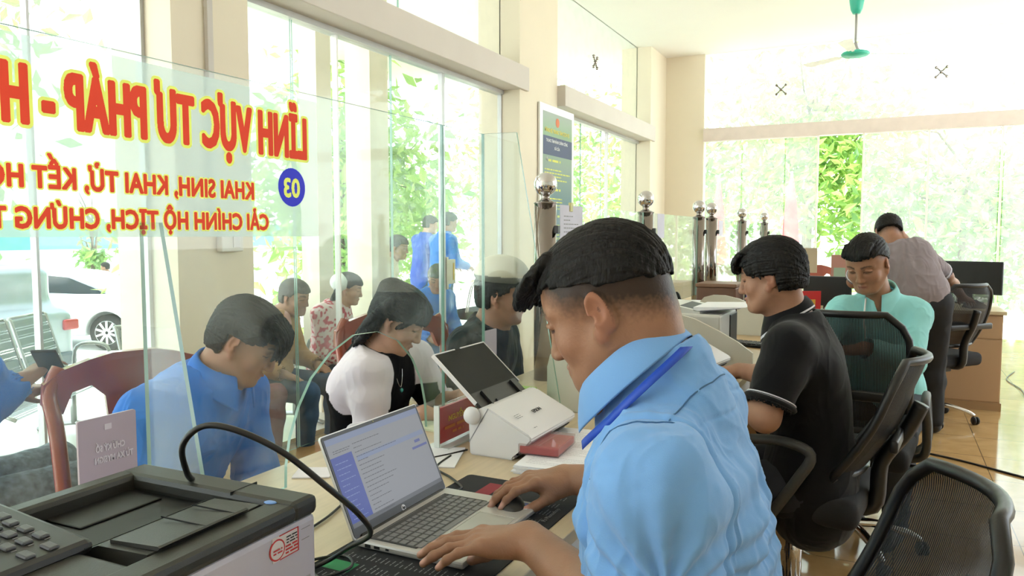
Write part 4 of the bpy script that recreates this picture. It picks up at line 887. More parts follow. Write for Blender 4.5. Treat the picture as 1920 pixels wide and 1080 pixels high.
def figure(label, og, H, p, tone, shirt, sleeve='short', trousers=None, vox=.005, neck=(.052, .058), hv=.0024, fine=True, w=.95, hairf=None, colr=None, group=None, shoes=True, stand=False,
           amp=.006, handf=None, belly=0., skf={}, fade=None, shirtcol=None, lips=1, hem=None, neckcut=None, slk=.014, legs=True, frame_axis=None, d=.95, nail=None, arm_r=(.048, .041, .029), name='shirt', sl=None, nkr=.062, cat='person', vneck=0):
    S_ = Sdf(); H.skull(S_, **skf); R, up, r, f = p.frame()
    S_.cone(H.w(0, -.03, -.03), p.neck - up * .03, neck[0] * .98, neck[1], .03); S_.cone(H.w(0, .0, -.055 * H.jf), p.neck - up * .02 + f * .02, neck[0] * .85, neck[1] * .9, .03)
    torso(S_, p, -.016, w, d); arm(S_, p.shL, p.elL, p.wrL, arm_r); arm(S_, p.shR, p.elR, p.wrR, arm_r)
    if legs:
        for h, k_, a, t in ((p.hpL, p.knL, p.anL, p.toL), (p.hpR, p.knR, p.anR, p.toR)): leg(S_, h, k_, a, -.008); S_.chain([a, t], [.03, .026], .02)
    nails = []
    if handf: handf(S_, nails)
    bx = []
    hb = (H.O - .19, H.O + .19)
    if fine:
        bx.append((hb[0], hb[1], hv)); cut = p.neck[2] - .02
        bx = [((H.O[0] - .2, H.O[1] - .2, max(p.neck[2] - .035, H.O[2] - .2)), tuple(H.O + .22), hv), ((-99, -99, -1), (99, 99, max(p.neck[2] - .025, H.O[2] - .19)), vox)]
    body = sdf_obj('person', S_, vox, skin_m, None, colf=skin_colf(SK[tone], H, fade, nails, lips=lips), origin=og, boxes=bx or None)
    tag(body, label, cat, group)
    # clothes
    T = Sdf(); g = .010; torso(T, p, g, w, d, belly)
    T.cone(p.neck - up * .05, p.neck - up * .0, .085, .072, .04)
    if hem is not None: T.cone(p.pel, p.pel - up * hem, .15 * w, .15 * w, .06); T.cone(p.pel + r * .07, p.pel + r * .07 - up * hem, .11, .11, .06); T.cone(p.pel - r * .07, p.pel - r * .07 - up * hem, .11, .11, .06)
    for a, b, c in ((p.shL, p.elL, p.wrL), (p.shR, p.elR, p.wrR)):
        ra = arm_r[0] + slk
        if sleeve == 'short':
            e = sl or .78; T.chain([a, lerp(a, b, e * .5), lerp(a, b, e)], [ra + .004, ra + .006, ra + .007], .03); T.cone(lerp(a, b, e - .04), lerp(a, b, e + .3), ra + .001, ra + .004, .003, 's')
        elif sleeve == 'elbow':
            T.chain([a, b, lerp(b, c, .22)], [ra + .004, ra + .003, ra + .002], .03); T.cone(lerp(b, c, .2), lerp(b, c, .6), ra - .006, ra, .003, 's')
        elif sleeve == 'long':
            T.chain([a, b, lerp(b, c, .9)], [ra + .004, ra, ra - .012], .03); T.cone(lerp(b, c, .88), lerp(b, c, 1.3), ra - .018, ra - .012, .003, 's')
    nk = up * .5 + V(0, 0, .5) if neckcut is None else V(*neckcut); nk = nrm(nk); c0 = p.neck + up * (.030 if neckcut is None else .015)
    T.cut(lambda P: ((P - c0.astype(f32)) @ nk.astype(f32))); T.cone(p.neck - up * .025, p.neck + nk * .1, nkr * .9, nkr + .01, .008, 's')
    if vneck: T.cone(p.neck + f * .05 + up * .02, p.neck + f * .13 - up * vneck, .040, .006, .004, 's')
    sdf_obj(name, T, vox * .8, shirt, body, disp=lambda P, N: folds(P, amp, 15, 3, (1, 1, .5)) + folds(P, amp * .5, 34, 1, (1, 1, .6)), origin=og, colf=shirtcol, rel=1)
    if trousers is not None and legs:
        Q = Sdf(); Q.ell(p.pel - up * .02, (.158 * w, .125, .12), R, .05)
        for h, k_, a in ((p.hpL, p.knL, p.anL), (p.hpR, p.knR, p.anR)): leg(Q, h, k_, a, .010)
        sdf_obj('trousers', Q, .009, trousers, body, disp=lambda P, N: folds(P, .008, 13), origin=og)
        if shoes:
            Q = Sdf()
            for a, t in ((p.anL, p.toL), (p.anR, p.toR)): Q.cone(a + V(0, 0, -.04), t + V(0, 0, .01), .044, .038, .02)
            zf = min(p.toL[2], p.toR[2]) - .03; Q.cut(lambda P: zf - P[..., 2]); sdf_obj('shoes', Q, .007, mat('black_leather', '131313', rough=.35), body, origin=og)
    if hairf: hairf(H, body, og)
    if colr: colr(p, body, R, up, r, f, H)
    return body
def sit(pel, yaw, lean=.0, side=0, kn=.44, seat=.5, sw=.19, nl=.52, nlat=0, foot=.1, spread=.1):
    """seated joints facing yaw (0 = +Y, 90 = -X) leaning forward by lean radians"""
    a = radians(yaw); f = V(-sin(a), cos(a), 0); r = V(cos(a), sin(a), 0); pel = V(*pel); up = V(0, 0, 1) * cos(lean) + f * sin(lean)
    neck = pel + up * nl + r * nlat; ff = f * cos(lean) - V(0, 0, 1) * sin(lean); d = dict(pel=pel, neck=neck)
    sh = pel + up * (nl - .075) + r * nlat
    d['shL'] = sh - r * sw; d['shR'] = sh + r * sw
    for s, n in ((-1, 'L'), (1, 'R')):
        d['hp' + n] = pel + r * s * .09 - V(0, 0, .02); k_ = pel + r * s * (.09 + spread * .6) + f * .42; k_[2] = .48; d['kn' + n] = k_
        an = k_ - f * foot * .3 + V(0, 0, -.40); an[2] = .09; d['an' + n] = an; d['to' + n] = an + f * .15 - V(0, 0, .055)
    return d, f, r, up
def buzz(line, lock=(), **k):
    return lambda H, b, og: H.hair(line, parent=b, origin=og, locks=lock, **k)
# polo-shirt officer ------------------------------------------------
polo_m = cotton('black_pique', '131316', bump=.25); white_rib = mat('white_rib_stripe', 'D8D8E0', rough=.8)
def polo():
    og = (-.22, 2.62, 0); H = Head((-.332, 2.563, 1.181), 84, 10, 0, .95, .95)
    d, f, r, up = sit((-.21, 2.63, .53), 88, lean=.13, nl=.535)
    d.update(neck=V(-.272, 2.60, 1.045), shL=V(-.262, 2.42, .975), shR=V(-.27, 2.78, .98), elL=V(-.315, 2.335, .775), elR=V(-.34, 2.86, .80), wrL=V(-.50, 2.55, .80), wrR=V(-.50, 2.97, .80))
    for k in ('knL', 'knR', 'anL', 'anR', 'toL', 'toR'): d[k] = d[k] + V(.05, 0, 0)
    p = Pose(hunch=.03, **d)
    def hf(S_, nails):
        hand(S_, p.wrR, (-.1, -.03, -.005), (-.1, 0, 1), 1, curls=[.42, .4, .42, .45], nails=nails, sc=.95); hand(S_, p.wrL, (-.1, .02, -.01), (-.05, .1, 1), -1, curls=[.3] * 4, nails=nails, sc=.95)
    line = lambda x, y: np.where(y > .055, .055, np.where(y > .02, .010 + (y - .02) * 1.28, np.where(y > -.03, .012, -.045)))
    lk = [([((-.06, .06, .10), (.06, .06, .10)), ((-.066, .09, .085), (.066, .095, .085)), ((-.06, .106, .06), (.06, .112, .06)), ((-.052, .109, .036), (.052, .116, .036))], .010, .0022, 44, .006),
          ([((-.085, .02, .07), (-.075, .065, .07)), ((-.088, .02, .03), (-.078, .068, .04)), ((-.084, .018, .004), (-.074, .066, .026))], .008, .002, 14, .004), ([((.085, .02, .07), (.075, .065, .07)), ((.084, .018, .004), (.074, .066, .026))], .008, .002, 14, .004)]
    def cl(p, body, R, up, r, f, H):
        collar(p, p.neck + V(-.012, 0, .016), (-.45, 0, 1), polo_m, body, r=.069, h=.036, drop=.05, fwd=(-1, 0, -.3), trim=white_rib)
        for a, b in ((p.shL, p.elL), (p.shR, p.elR)):
            for t_ in (.735, .765, .788):
                c = lerp(a, b, t_); ax = nrm(b - a); e1 = nrm(np.cross(ax, V(0, 0, 1))); e2 = np.cross(ax, e1); bm = B(); tube(bm, [c + (e1 * cos(q) + e2 * sin(q)) * .0725 for q in np.linspace(0, 2 * pi, 28)[:-1]], .0022 if t_ < .75 else .003 if t_ < .78 else .008, 6, True); kid(obj('sleeve_stripe' if t_ < .78 else 'sleeve_cuff', bm, white_rib if t_ < .78 else polo_m, smooth=True), body)
    figure('man in a black polo shirt with white-striped collar typing at the second counter', og, H, p, 'tan', polo_m, 'short', mat('dark_navy_trousers', '22252E', rough=.85, var=.1), hairf=buzz(line, lk, thick=.016, low=-.05, vox=.0022, amp=.0028, vol=(1, 1, 1.02)), colr=cl, handf=hf, hem=.10, amp=.003, hv=.0024, w=.93)
polo()
# teal-shirt officer ------------------------------------------------
teal_m = cotton('teal_cotton', '9CE0E2')
def tealman():
    og = (-.03, 3.9, 0); H = Head((-.080, 3.775, 1.185), 158, 24, -3, 1.0, .95)
    d, f, r, up = sit((.02, 3.98, .53), 165, lean=.17, nl=.52)
    d.update(neck=V(-.035, 3.87, 1.03), shL=V(.115, 3.90, .955), shR=V(-.175, 3.83, .960), elL=V(.10, 3.74, .76), wrL=V(-.08, 3.60, .83), elR=V(-.29, 3.66, .80), wrR=V(-.40, 3.52, .90))
    p = Pose(hunch=.03, **d)
    def hf(S_, nails): hand(S_, p.wrL, (-.1, -.02, -.02), (0, -.2, 1), -1, curls=[.35] * 4, sc=.95); hand(S_, p.wrR, (-.04, -.1, .0), (.1, 0, 1), 1, curls=[.3] * 4, sc=.95)
    line = lambda x, y: np.where(y > .04, .066 - .0 * x, .066 + (y - .04) * .7); fade = lambda y: np.where(y > .03, .03 + (y - .03) * .9, .015 + y * .4)
    def cl(p, body, R, up, r, f, H):
        collar(p, p.neck + V(.0, -.012, .034), (-.05, -.45, 1), teal_m, body, r=.072, h=.024, drop=.055, fwd=(-.25, -1, 0), gap=26, ext=.035)
        bm = B(); tube(bm, [p.neck + V(-.05, -.075, .0), p.neck + V(-.055, -.12, -.09), p.neck + V(-.04, -.14, -.2)], .004, 6); kid(obj('earphone_cord', bm, white_p), body)
        bm = B()
        for k_ in range(4): c = p.neck + V(-.028 + .006 * k_, -.115 - .012 * k_, -.085 - .065 * k_); lathe(bm, [(.004, -.002), (.005, 0), (.004, .002)], c, 10)
        kid(obj('button', bm, mat('teal_button', '5FA8A8')), body)
    figure('man in a teal shirt with rolled sleeves facing us with his head bowed', og, H, p, 'main', teal_m, 'long', mat('grey_trousers', '3A3E46', rough=.85), fade=fade, hairf=buzz(line, [([((-.055, .04, .112), (.055, .04, .112)), ((-.055, .075, .10), (.055, .075, .10)), ((-.052, .092, .082), (.052, .092, .082))], .010, .004, 30, .004)], thick=.011, low=0, vox=.003, vol=(1, 1, 1.08)), colr=cl, handf=hf, hv=.003, amp=.006, vneck=.10, skf=dict(wide=1.05))
tealman()
# grey polo man bending ----------------------------------------------
grey_m = cotton('grey_pique', '8E8387')
def greyman():
    og = (.22, 5.66, 0); H = Head((.0, 5.71, 1.335), 8, 42, 0, .95)
    p = Pose(pel=(.215, 5.66, .90), neck=(.035, 5.74, 1.24), shL=(-.13, 5.76, 1.165), shR=(.215, 5.83, 1.165), elL=(-.22, 5.98, .98), elR=(.37, 6.06, 1.03), wrL=(-.10, 6.25, .90), wrR=(.50, 6.42, .86),
             hpL=(.13, 5.64, .87), hpR=(.30, 5.67, .87), knL=(.13, 5.72, .48), knR=(.30, 5.75, .48), anL=(.13, 5.66, .09), anR=(.31, 5.69, .09), toL=(.10, 5.82, .03), toR=(.32, 5.85, .03), hunch=.05)
    def hf(S_, nails): hand(S_, p.wrR, (.06, .1, -.03), (0, -.1, 1), 1, curls=[.3] * 4, sc=.95); hand(S_, p.wrL, (.05, .1, -.03), (0, -.1, 1), -1, curls=[.3] * 4, sc=.95)
    line = lambda x, y: np.where(y > .04, .05, np.where(y > -.03, .03, -.02)); fade = lambda y: np.where(y > .03, .02 + (y - .03) * .9, -.06 + 0 * y)
    def cl(p, body, R, up, r, f, H):
        collar(p, p.neck + V(-.01, .005, .045), (-.15, .3, 1), mat('white_collar', 'E4E4EE', rough=.8), body, r=.062, h=.026, drop=.03, fwd=(0, 1, 0))
        for a, b in ((p.shR, p.elR), (p.shL, p.elL)):
            c = lerp(a, b, .75); ax = nrm(b - a); e1 = nrm(np.cross(ax, V(0, 0, 1))); e2 = np.cross(ax, e1); bm = B(); tube(bm, [c + (e1 * cos(q) + e2 * sin(q)) * .066 for q in np.linspace(0, 2 * pi, 24)[:-1]], .006, 6, True); kid(obj('sleeve_band', bm, mat('white_collar', 'E4E4EE')), body)
    figure('man in a grey polo shirt bending over the far desk, back to us', og, H, p, 'tan', grey_m, 'short', mat('black_trousers', '17181C', rough=.8), vox=.007, hv=.004, fade=fade, hairf=buzz(line, thick=.012, low=-.03, vox=.004), colr=cl, handf=hf, amp=.009, arm_r=(.046, .039, .028), w=.98)
greyman()
# young customer -------------------------------------------------------
blue_m = cotton('bright_blue_cotton', '2B78D8'); denim = mat('blue_jeans', '34506E', rough=.85, var=.15, vscale=12)
def young():
    og = (-1.66, 1.4, 0); H = Head((-1.515, 1.462, 1.040), -58, 32, 0, .87)
    d, f, r, up = sit((-1.73, 1.34, .47), -75, lean=.20, nl=.50)
    d.update(neck=V(-1.588, 1.425, .945), shL=V(-1.66, 1.585, .865), shR=V(-1.60, 1.235, .875), elR=V(-1.57, 1.20, .62), wrR=V(-1.40, 1.33, .57), elL=V(-1.62, 1.60, .62), wrL=V(-1.46, 1.45, .58))
    for k in ('knL', 'knR', 'anL', 'anR', 'toL', 'toR'): d[k] = d[k] + V(-.02, 0, -.0)
    p = Pose(hunch=.045, **d)
    def hf(S_, nails): hand(S_, p.wrR, (.1, .06, .0), (0, 0, 1), 1, curls=[.3] * 4, sc=.92); hand(S_, p.wrL, (.1, -.05, .0), (0, 0, 1), -1, curls=[.3] * 4, sc=.92)
    line = lambda x, y: np.where(y > .055, .05, np.where(y > .02, .012 + (y - .02) * 1.1, np.where(y > -.035, .018, -.055)))
    lk = [([((-.06, .06, .10), (.06, .06, .10)), ((-.066, .092, .08), (.066, .096, .08)), ((-.06, .108, .045), (.06, .116, .045)), ((-.048, .108, .008), (.048, .118, .012))], .012, .0025, 50, .008),
          ([((.086, .02, .07), (.076, .065, .07)), ((.088, .018, .02), (.078, .066, .034))], .009, .003, 14, .004), ([((-.086, .02, .07), (-.076, .065, .07)), ((-.088, .018, .02), (-.078, .066, .034))], .009, .003, 14, .004),
          ([((-.06, -.115, .01), (.06, -.115, .01)), ((-.055, -.118, -.05), (.055, -.118, -.05)), ((-.05, -.108, -.075), (.05, -.108, -.075))], .012, .003, 24, .006)]
    def cl(p, body, R, up, r, f, H): collar(p, p.neck + V(.02, .005, .015), (.45, .05, 1), blue_m, body, r=.068, h=.034, drop=.05, fwd=(1, .1, -.3))
    figure('young man in a bright blue shirt with head bowed behind the counter window', og, H, p, 'tan', blue_m, 'long', denim, hairf=buzz(line, lk[:3], thick=.014, low=-.05, vox=.0025, amp=.003), colr=cl, handf=hf, amp=.007, hem=.1, hv=.0026)
young()
# woman customer ------------------------------------------------------
def woman():
    og = (-1.56, 2.12, 0); H = Head((-1.480, 2.110, 1.035), -68, 31, 0, .88)
    d, f, r, up = sit((-1.62, 2.14, .47), -95, lean=.12, nl=.50, sw=.165)
    d.update(neck=V(-1.545, 2.10, .935), shL=V(-1.535, 2.29, .865), shR=V(-1.505, 1.985, .865), elR=V(-1.455, 1.925, .675), wrR=V(-1.26, 1.93, .775), elL=V(-1.46, 2.33, .69), wrL=V(-1.27, 2.20, .78))
    p = Pose(hunch=.03, **d)
    def hf(S_, nails): hand(S_, p.wrR, (.1, .05, -.01), (0, 0, 1), 1, curls=[.3] * 4, sc=.85); hand(S_, p.wrL, (.1, -.03, -.01), (0, 0, 1), -1, curls=[.3] * 4, sc=.85)
    black, white = np.array(lin('131316')), np.array(lin('E6DFE6'))
    def tc(P):
        q = (P - p.neck); R = p.frame()[0]; l = q @ R; m = (np.abs(l[:, 0]) - (.075 + .12 * np.maximum(0, -l[:, 2] - .02))) / .006
        m = np.clip(m, 0, 1)[:, None] * (P[:, 2] > .70)[:, None] * (np.abs(l[:, 0]) > .07)[:, None]; m = m * ((l[:, 2] > -.14) | (np.abs(l[:, 0]) > .165))[:, None]; return black * (1 - m) + white * m
    line = lambda x, y: np.where(y > .05, .035, np.where(y > .0, -.0 + y * .5, np.where(y > -.03, .0, -.10)))
    lk = [([((-.0, .045, .118), (.03, .055, .116)), ((-.045, .09, .085), (.075, .075, .08)), ((-.075, .085, .035), (.088, .055, .03)), ((-.09, .045, -.0), (.092, .03, -.01))], .011, .006, 26, .006),
          ([((-.08, -.04, .06), (.08, -.04, .06)), ((-.085, -.07, -.02), (.085, -.07, -.02)), ((-.07, -.085, -.09), (.07, -.085, -.09)), ((-.06, -.085, -.15), (.06, -.085, -.14))], .022, .006, 30, .010),
          ([((.082, -.03, .04), (.084, -.05, .0)), ((.088, -.045, -.05), (.075, -.07, -.08)), ((.08, -.06, -.13), (.07, -.085, -.16))], .014, .005, 10, .006)]
    def ex(S_, h): S_.ell(h.w(0, -.085, .095), V(.04, .035, .03), None, .02)
    tm = mat('raglan_cotton', 'FFFFFF', attr='Col', rough=.85, spec=.1, var=.02)
    def cl(p, body, R, up, r, f, H):
        for a, b in ((p.shR, p.elR), (p.shL, p.elL)):
            c = lerp(a, b, .84); ax = nrm(b - a); e1 = nrm(np.cross(ax, V(0, 0, 1))); e2 = np.cross(ax, e1); bm = B(); tube(bm, [c + (e1 * cos(q) + e2 * sin(q)) * .066 for q in np.linspace(0, 2 * pi, 24)[:-1]], .012, 8, True); kid(obj('rolled_cuff', bm, cotton('white_cotton', 'E6DFE6'), smooth=True), body)
        c = p.neck + V(.06, -.02, -.03); bm = B(); pts = spline([p.neck + V(-.0, -.062, .03), c + V(.012, -.02, -.02), c + V(.035, -.0, -.095), c + V(.02, .03, -.02), p.neck + V(.01, .06, .03)], 6); tube(bm, pts, .0012, 5); kid(obj('necklace', bm, chrome), body)
        bm = B(); lathe(bm, [(.001, -.009), (.006, -.003), (.006, .003), (.001, .007)], c + V(.040, 0, -.104), 12); kid(obj('pendant', bm, mat('turquoise_stone', '4FB5B0', rough=.2)), body)
    figure('woman in a black top with white sleeves leaning on the counter behind the arched opening', og, H, p, 'light', tm, 'short', mat('black_trousers', '17181C', rough=.8), hairf=buzz(line, lk, thick=.016, low=-.05, vox=.003, extra=ex, amp=.003), colr=cl, handf=hf, slk=.013, sl=.86, shirtcol=tc, w=.86, d=.9, neck=(.045, .05), arm_r=(.040, .035, .025), amp=.005, hem=.1, hv=.003, neckcut=(.35, 0, 1), nkr=.07)
woman()
# person at the next window with the hat --------------------------------
def hatman():
    og = (-1.47, 2.72, 0); H = Head((-1.404, 2.722, 1.071), -72, 4, 0, .95)
    d, f, r, up = sit((-1.52, 2.74, .47), -85, lean=.08, nl=.49, sw=.18)
    d.update(neck=V(-1.45, 2.73, .955), wrR=V(-1.36, 2.62, .62), elR=V(-1.44, 2.50, .66), wrL=V(-1.36, 2.86, .64), elL=V(-1.46, 2.93, .66)); p = Pose(hunch=.03, **d)
    def hf(S_, nails): hand(S_, p.wrR, (.1, .05, -.03), (0, 0, 1), 1, curls=[.4] * 4, sc=.9); hand(S_, p.wrL, (.1, -.05, -.03), (0, 0, 1), -1, curls=[.4] * 4, sc=.9)
    line = lambda x, y: np.where(y > .05, .045, np.where(y > .0, .0 + y * .5, np.where(y > -.03, .0, -.05)))
    lk = [([((-.06, .06, .08), (.06, .06, .08)), ((-.06, .10, .06), (.06, .105, .06)), ((-.05, .106, .025), (.05, .112, .028))], .010, .003, 26, .006)]
    def cl(p, body, R, up, r, f, H):
        T = Sdf(); T.ell(H.w(0, 0, .095), V(.105, .115, .06), H.R, .01); T.ell(H.w(0, 0, .125), V(.08, .09, .05), H.R, .03); T.cut(lambda P: (.062 - ((P - H.O.astype(f32)) @ H.u.astype(f32)) / H.s) * H.s)
        cr_, bd = np.array(lin('D8D2BE')), np.array(lin('6A6A60'))
        sdf_obj('hat', T, .004, mat('pale_hat', 'FFFFFF', attr='Col', rough=.8), body, origin=og, colf=lambda P: np.where((((P - H.O) @ H.u) / H.s < .088)[:, None], bd, cr_))
    figure('person in a black shirt and pale hat seated behind the document scanner', og, H, p, 'tan', cotton('black_cotton', '15181C'), 'short', denim, hairf=buzz(line, lk, thick=.010, low=-.05, vox=.0035), colr=cl, handf=hf, vox=.006, hv=.0035, w=.92, neckcut=(.5, 0, 1))
hatman()
# people waiting on the veranda ------------------------------------------
def simple(label, head, yaw, pitch, pel, syaw, lean, tone, shirt, sleeve='long', trs=None, hair='short', arms=None, cp=None, standing=False, sc=.95, extra=None, group=None, col=None, nl=.5, sw=.18, base=-.15, hm=None, kn=.44):
    H = Head(head, yaw, pitch, 0, sc); fl = base
    if not standing:
        d, f, r, up = sit((pel[0], pel[1], pel[2]), syaw, lean=lean, nl=nl, sw=sw)
        for n in 'LR':
            d['kn' + n][2] = fl + .48; d['an' + n][2] = fl + .09; d['to' + n][2] = fl + .035
    else:
        a = radians(syaw); f = V(-sin(a), cos(a), 0); r = V(cos(a), sin(a), 0); up = V(0, 0, 1); pe = V(*pel); d = dict(pel=pe, neck=pe + up * nl + f * lean)
        for s, n in ((-1, 'L'), (1, 'R')):
            d['sh' + n] = d['neck'] - up * .075 + r * s * sw; d['hp' + n] = pe + r * s * .09 - up * .03; d['kn' + n] = pe + r * s * .1 + f * .03; d['kn' + n][2] = fl + .48; d['an' + n] = pe + r * s * .1; d['an' + n][2] = fl + .09; d['to' + n] = d['an' + n] + f * .15 - up * .055
    for s, n in ((-1, 'L'), (1, 'R')):
        e = d['sh' + n] + r * s * .05 + f * .05 - V(0, 0, .27); d['el' + n] = e; d['wr' + n] = e + f * .20 + r * (-s) * .05 - V(0, 0, .05)
    if arms: d.update({k: V(*v) for k, v in arms.items()})
    d['neck'] = d['neck'] * .3 + (H.w(0, -.04, -.10) - V(0, 0, .03)) * .7
    p = Pose(hunch=.03, **d)
    def hf(S_, nails):
        for n, s in (('R', 1), ('L', -1)): dd = nrm(p.__dict__['wr' + n] - p.__dict__['el' + n]); hand(S_, p.__dict__['wr' + n], dd - V(0, 0, .1), V(0, 0, 1) if abs(dd[2]) < .8 else f, s, curls=[.4] * 4, sc=.92, k=.006)
    line = lambda x, y: np.where(y > .055, .05, np.where(y > .02, .012 + (y - .02) * 1.1, np.where(y > -.035, .014, -.045)))
    lk = ()
    if hair == 'long': lk = [([((-.08, -.05, .04), (.08, -.05, .04)), ((-.08, -.09, -.08), (.08, -.09, -.08)), ((-.06, -.10, -.2), (.06, -.10, -.2)), ((-.05, -.09, -.34), (.05, -.09, -.34))], .02, .006, 22, .012)]
    body = figure(label, (pel[0], pel[1], fl), H, p, tone, shirt, sleeve, trs or denim, vox=.009, hv=.0055, hairf=buzz(line, lk, thick=.012, low=-.04, vox=.0055, m=hm), handf=hf, group=group, shirtcol=col, amp=.008, hem=.08 if standing else .05)
    if extra: extra(H, p, body, (pel[0], pel[1], fl))
    return body
def pc(a, b, sc=40, th=.1):
    a, b = np.array(lin(a)), np.array(lin(b)); return lambda P: np.where((vnoise(P * sc) > th)[:, None], a, b)
simple('elderly man in a brown jacket with a pink collar sitting sideways on the bench', (-3.50, 3.82, .905), -82, 10, (-3.66, 3.74, .36), -85, .05, 'tan', cotton('brown_corduroy', 'B98D5E', var=.1), hm=hairg_m, nl=.48,
       extra=lambda H, p, b, og: collar(p, p.neck + V(.01, 0, .01), (.2, 0, 1), cotton('pink_cotton', 'D9A9A0'), b, r=.066, h=.03, drop=.05, fwd=(1, 0, 0)))
def capx(H, p, b, og):
    T = Sdf(); T.ell(H.w(0, -.055, .04), V(.100, .088, .072), H.R, .01); T.cut(lambda P: ((P - H.w(0, 0, .0).astype(f32)) @ (H.f * 1.0).astype(f32))); sdf_obj('cap', T, .005, mat('white_cap', 'E9EFE9', rough=.7), b, origin=og)
simple('woman with long black hair, white cap and red floral blouse waiting behind the wooden chair', (-3.46, 4.33, .93), -62, 12, (-3.60, 4.28, .36), -75, .05, 'light', mat('red_floral', 'FFFFFF', attr='Col', rough=.85), 'long', hair='long', sc=.9, col=pc('C44B5C', 'EAD3D3', 55, .12), extra=capx, sw=.155, nl=.48)
simple('dark-haired youth seen just above the head of the woman at the counter', (-3.47, 5.55, .94), -150, 20, (-3.62, 5.62, .36), -110, .1, 'tan', blue_m, 'long', sc=.95, nl=.48)
simple('standing man in a blue shirt nearest the door frame, back turned', (-4.86, 8.05, 1.47), -30, 6, (-4.95, 8.0, .78), -25, .03, 'tan', blue_m, 'long', standing=True, group=None, nl=.54)
simple('standing man in a darker blue shirt just left of the other blue shirt', (-5.50, 8.62, 1.45), -40, 6, (-5.61, 8.59, .78), -25, .03, 'light', cotton('royal_blue_cotton', '2357C4'), 'long', standing=True, nl=.54)
simple('man in a cream shirt leaning on the far side of the glass door', (-4.32, 6.18, 1.19), -75, 8, (-4.5, 6.1, .62), -70, .05, 'tan', cotton('cream_cotton', 'D9CDB8'), 'long', standing=True, base=-.15, nl=.46)
simple('person in a dark patterned shirt standing behind the white sedan', (-17.2, 12.2, .52), 120, 0, (-17.2, 12.2, -.1), 120, 0, 'tan', cotton('dark_pattern', '56687A', var=.4, vscale=30), 'short', standing=True, base=-.8, nl=.5)
def left_arm(H, p, b, og): pass
simple('seated person in blue with speckled grey jeans and a striped hem at the left edge', (-2.62, 1.24, 1.16), -20, 15, (-2.64, 1.28, .48), -8, .12, 'tan', blue_m, 'long', mat('speckled_grey_jeans', '6F7A80', rough=.9, var=.4, vscale=45), base=0, nl=.5, arms=dict(elR=(-2.42, 1.26, .76), wrR=(-2.44, 1.43, .86), elL=(-2.84, 1.3, .74), wrL=(-2.58, 1.50, .80)))
simple('person in maroon patterned clothes seated beside the near pillar, only a knee showing', (-3.56, 3.13, .84), -10, 25, (-3.58, 3.10, .33), -8, .1, 'light', mat('maroon_pattern', 'FFFFFF', attr='Col', rough=.9), 'long', mat('maroon_trousers', '7E4A52', rough=.9, var=.2, vscale=30), col=pc('8C4B57', 'A9707A', 60, .2), nl=.42, sw=.13)
# ---------------------------------------------------------------- things on the first counter
blkm = mat('matt_charcoal_plastic', '33332F', rough=.45, bump=.1, bscale=600); pit = mat('deep_black_plastic', '0C0C0C', rough=.5); lav = mat('cool_white_plastic', 'CFCBDA', rough=.4, var=.01)
txt_b = mat('black_print', '16161A', rough=.6); txt_g = mat('grey_print', '8C8C92', rough=.6); txt_w = mat('white_print', 'E6E6EA', rough=.6); txt_r = mat('red_print', 'D23A3C', rough=.6); txt_y = mat('gold_print', 'E9B94A', rough=.5)
def lines(bm, o, x, y, w_, rows, h=.0012, rnd=None, dz=.0004, minw=.4, ragged=True):
    """rows of small dashes standing for fine print, on the plane o + x*u + y*v"""
    rnd = rnd or random.Random(1); o, x, y = Vector(o), Vector(x).normalized(), Vector(y).normalized(); n_ = x.cross(y) * dz
    for v in rows:
        u = 0; end = w_ * (rnd.uniform(minw, 1) if ragged else 1)
        while u < end:
            l = min(rnd.uniform(h * 2, h * 7), end - u); a = o + x * u + y * v + n_; quad(bm, a, a + x * l, a + x * l + y * h, a + y * h); u += l + h * 1.1
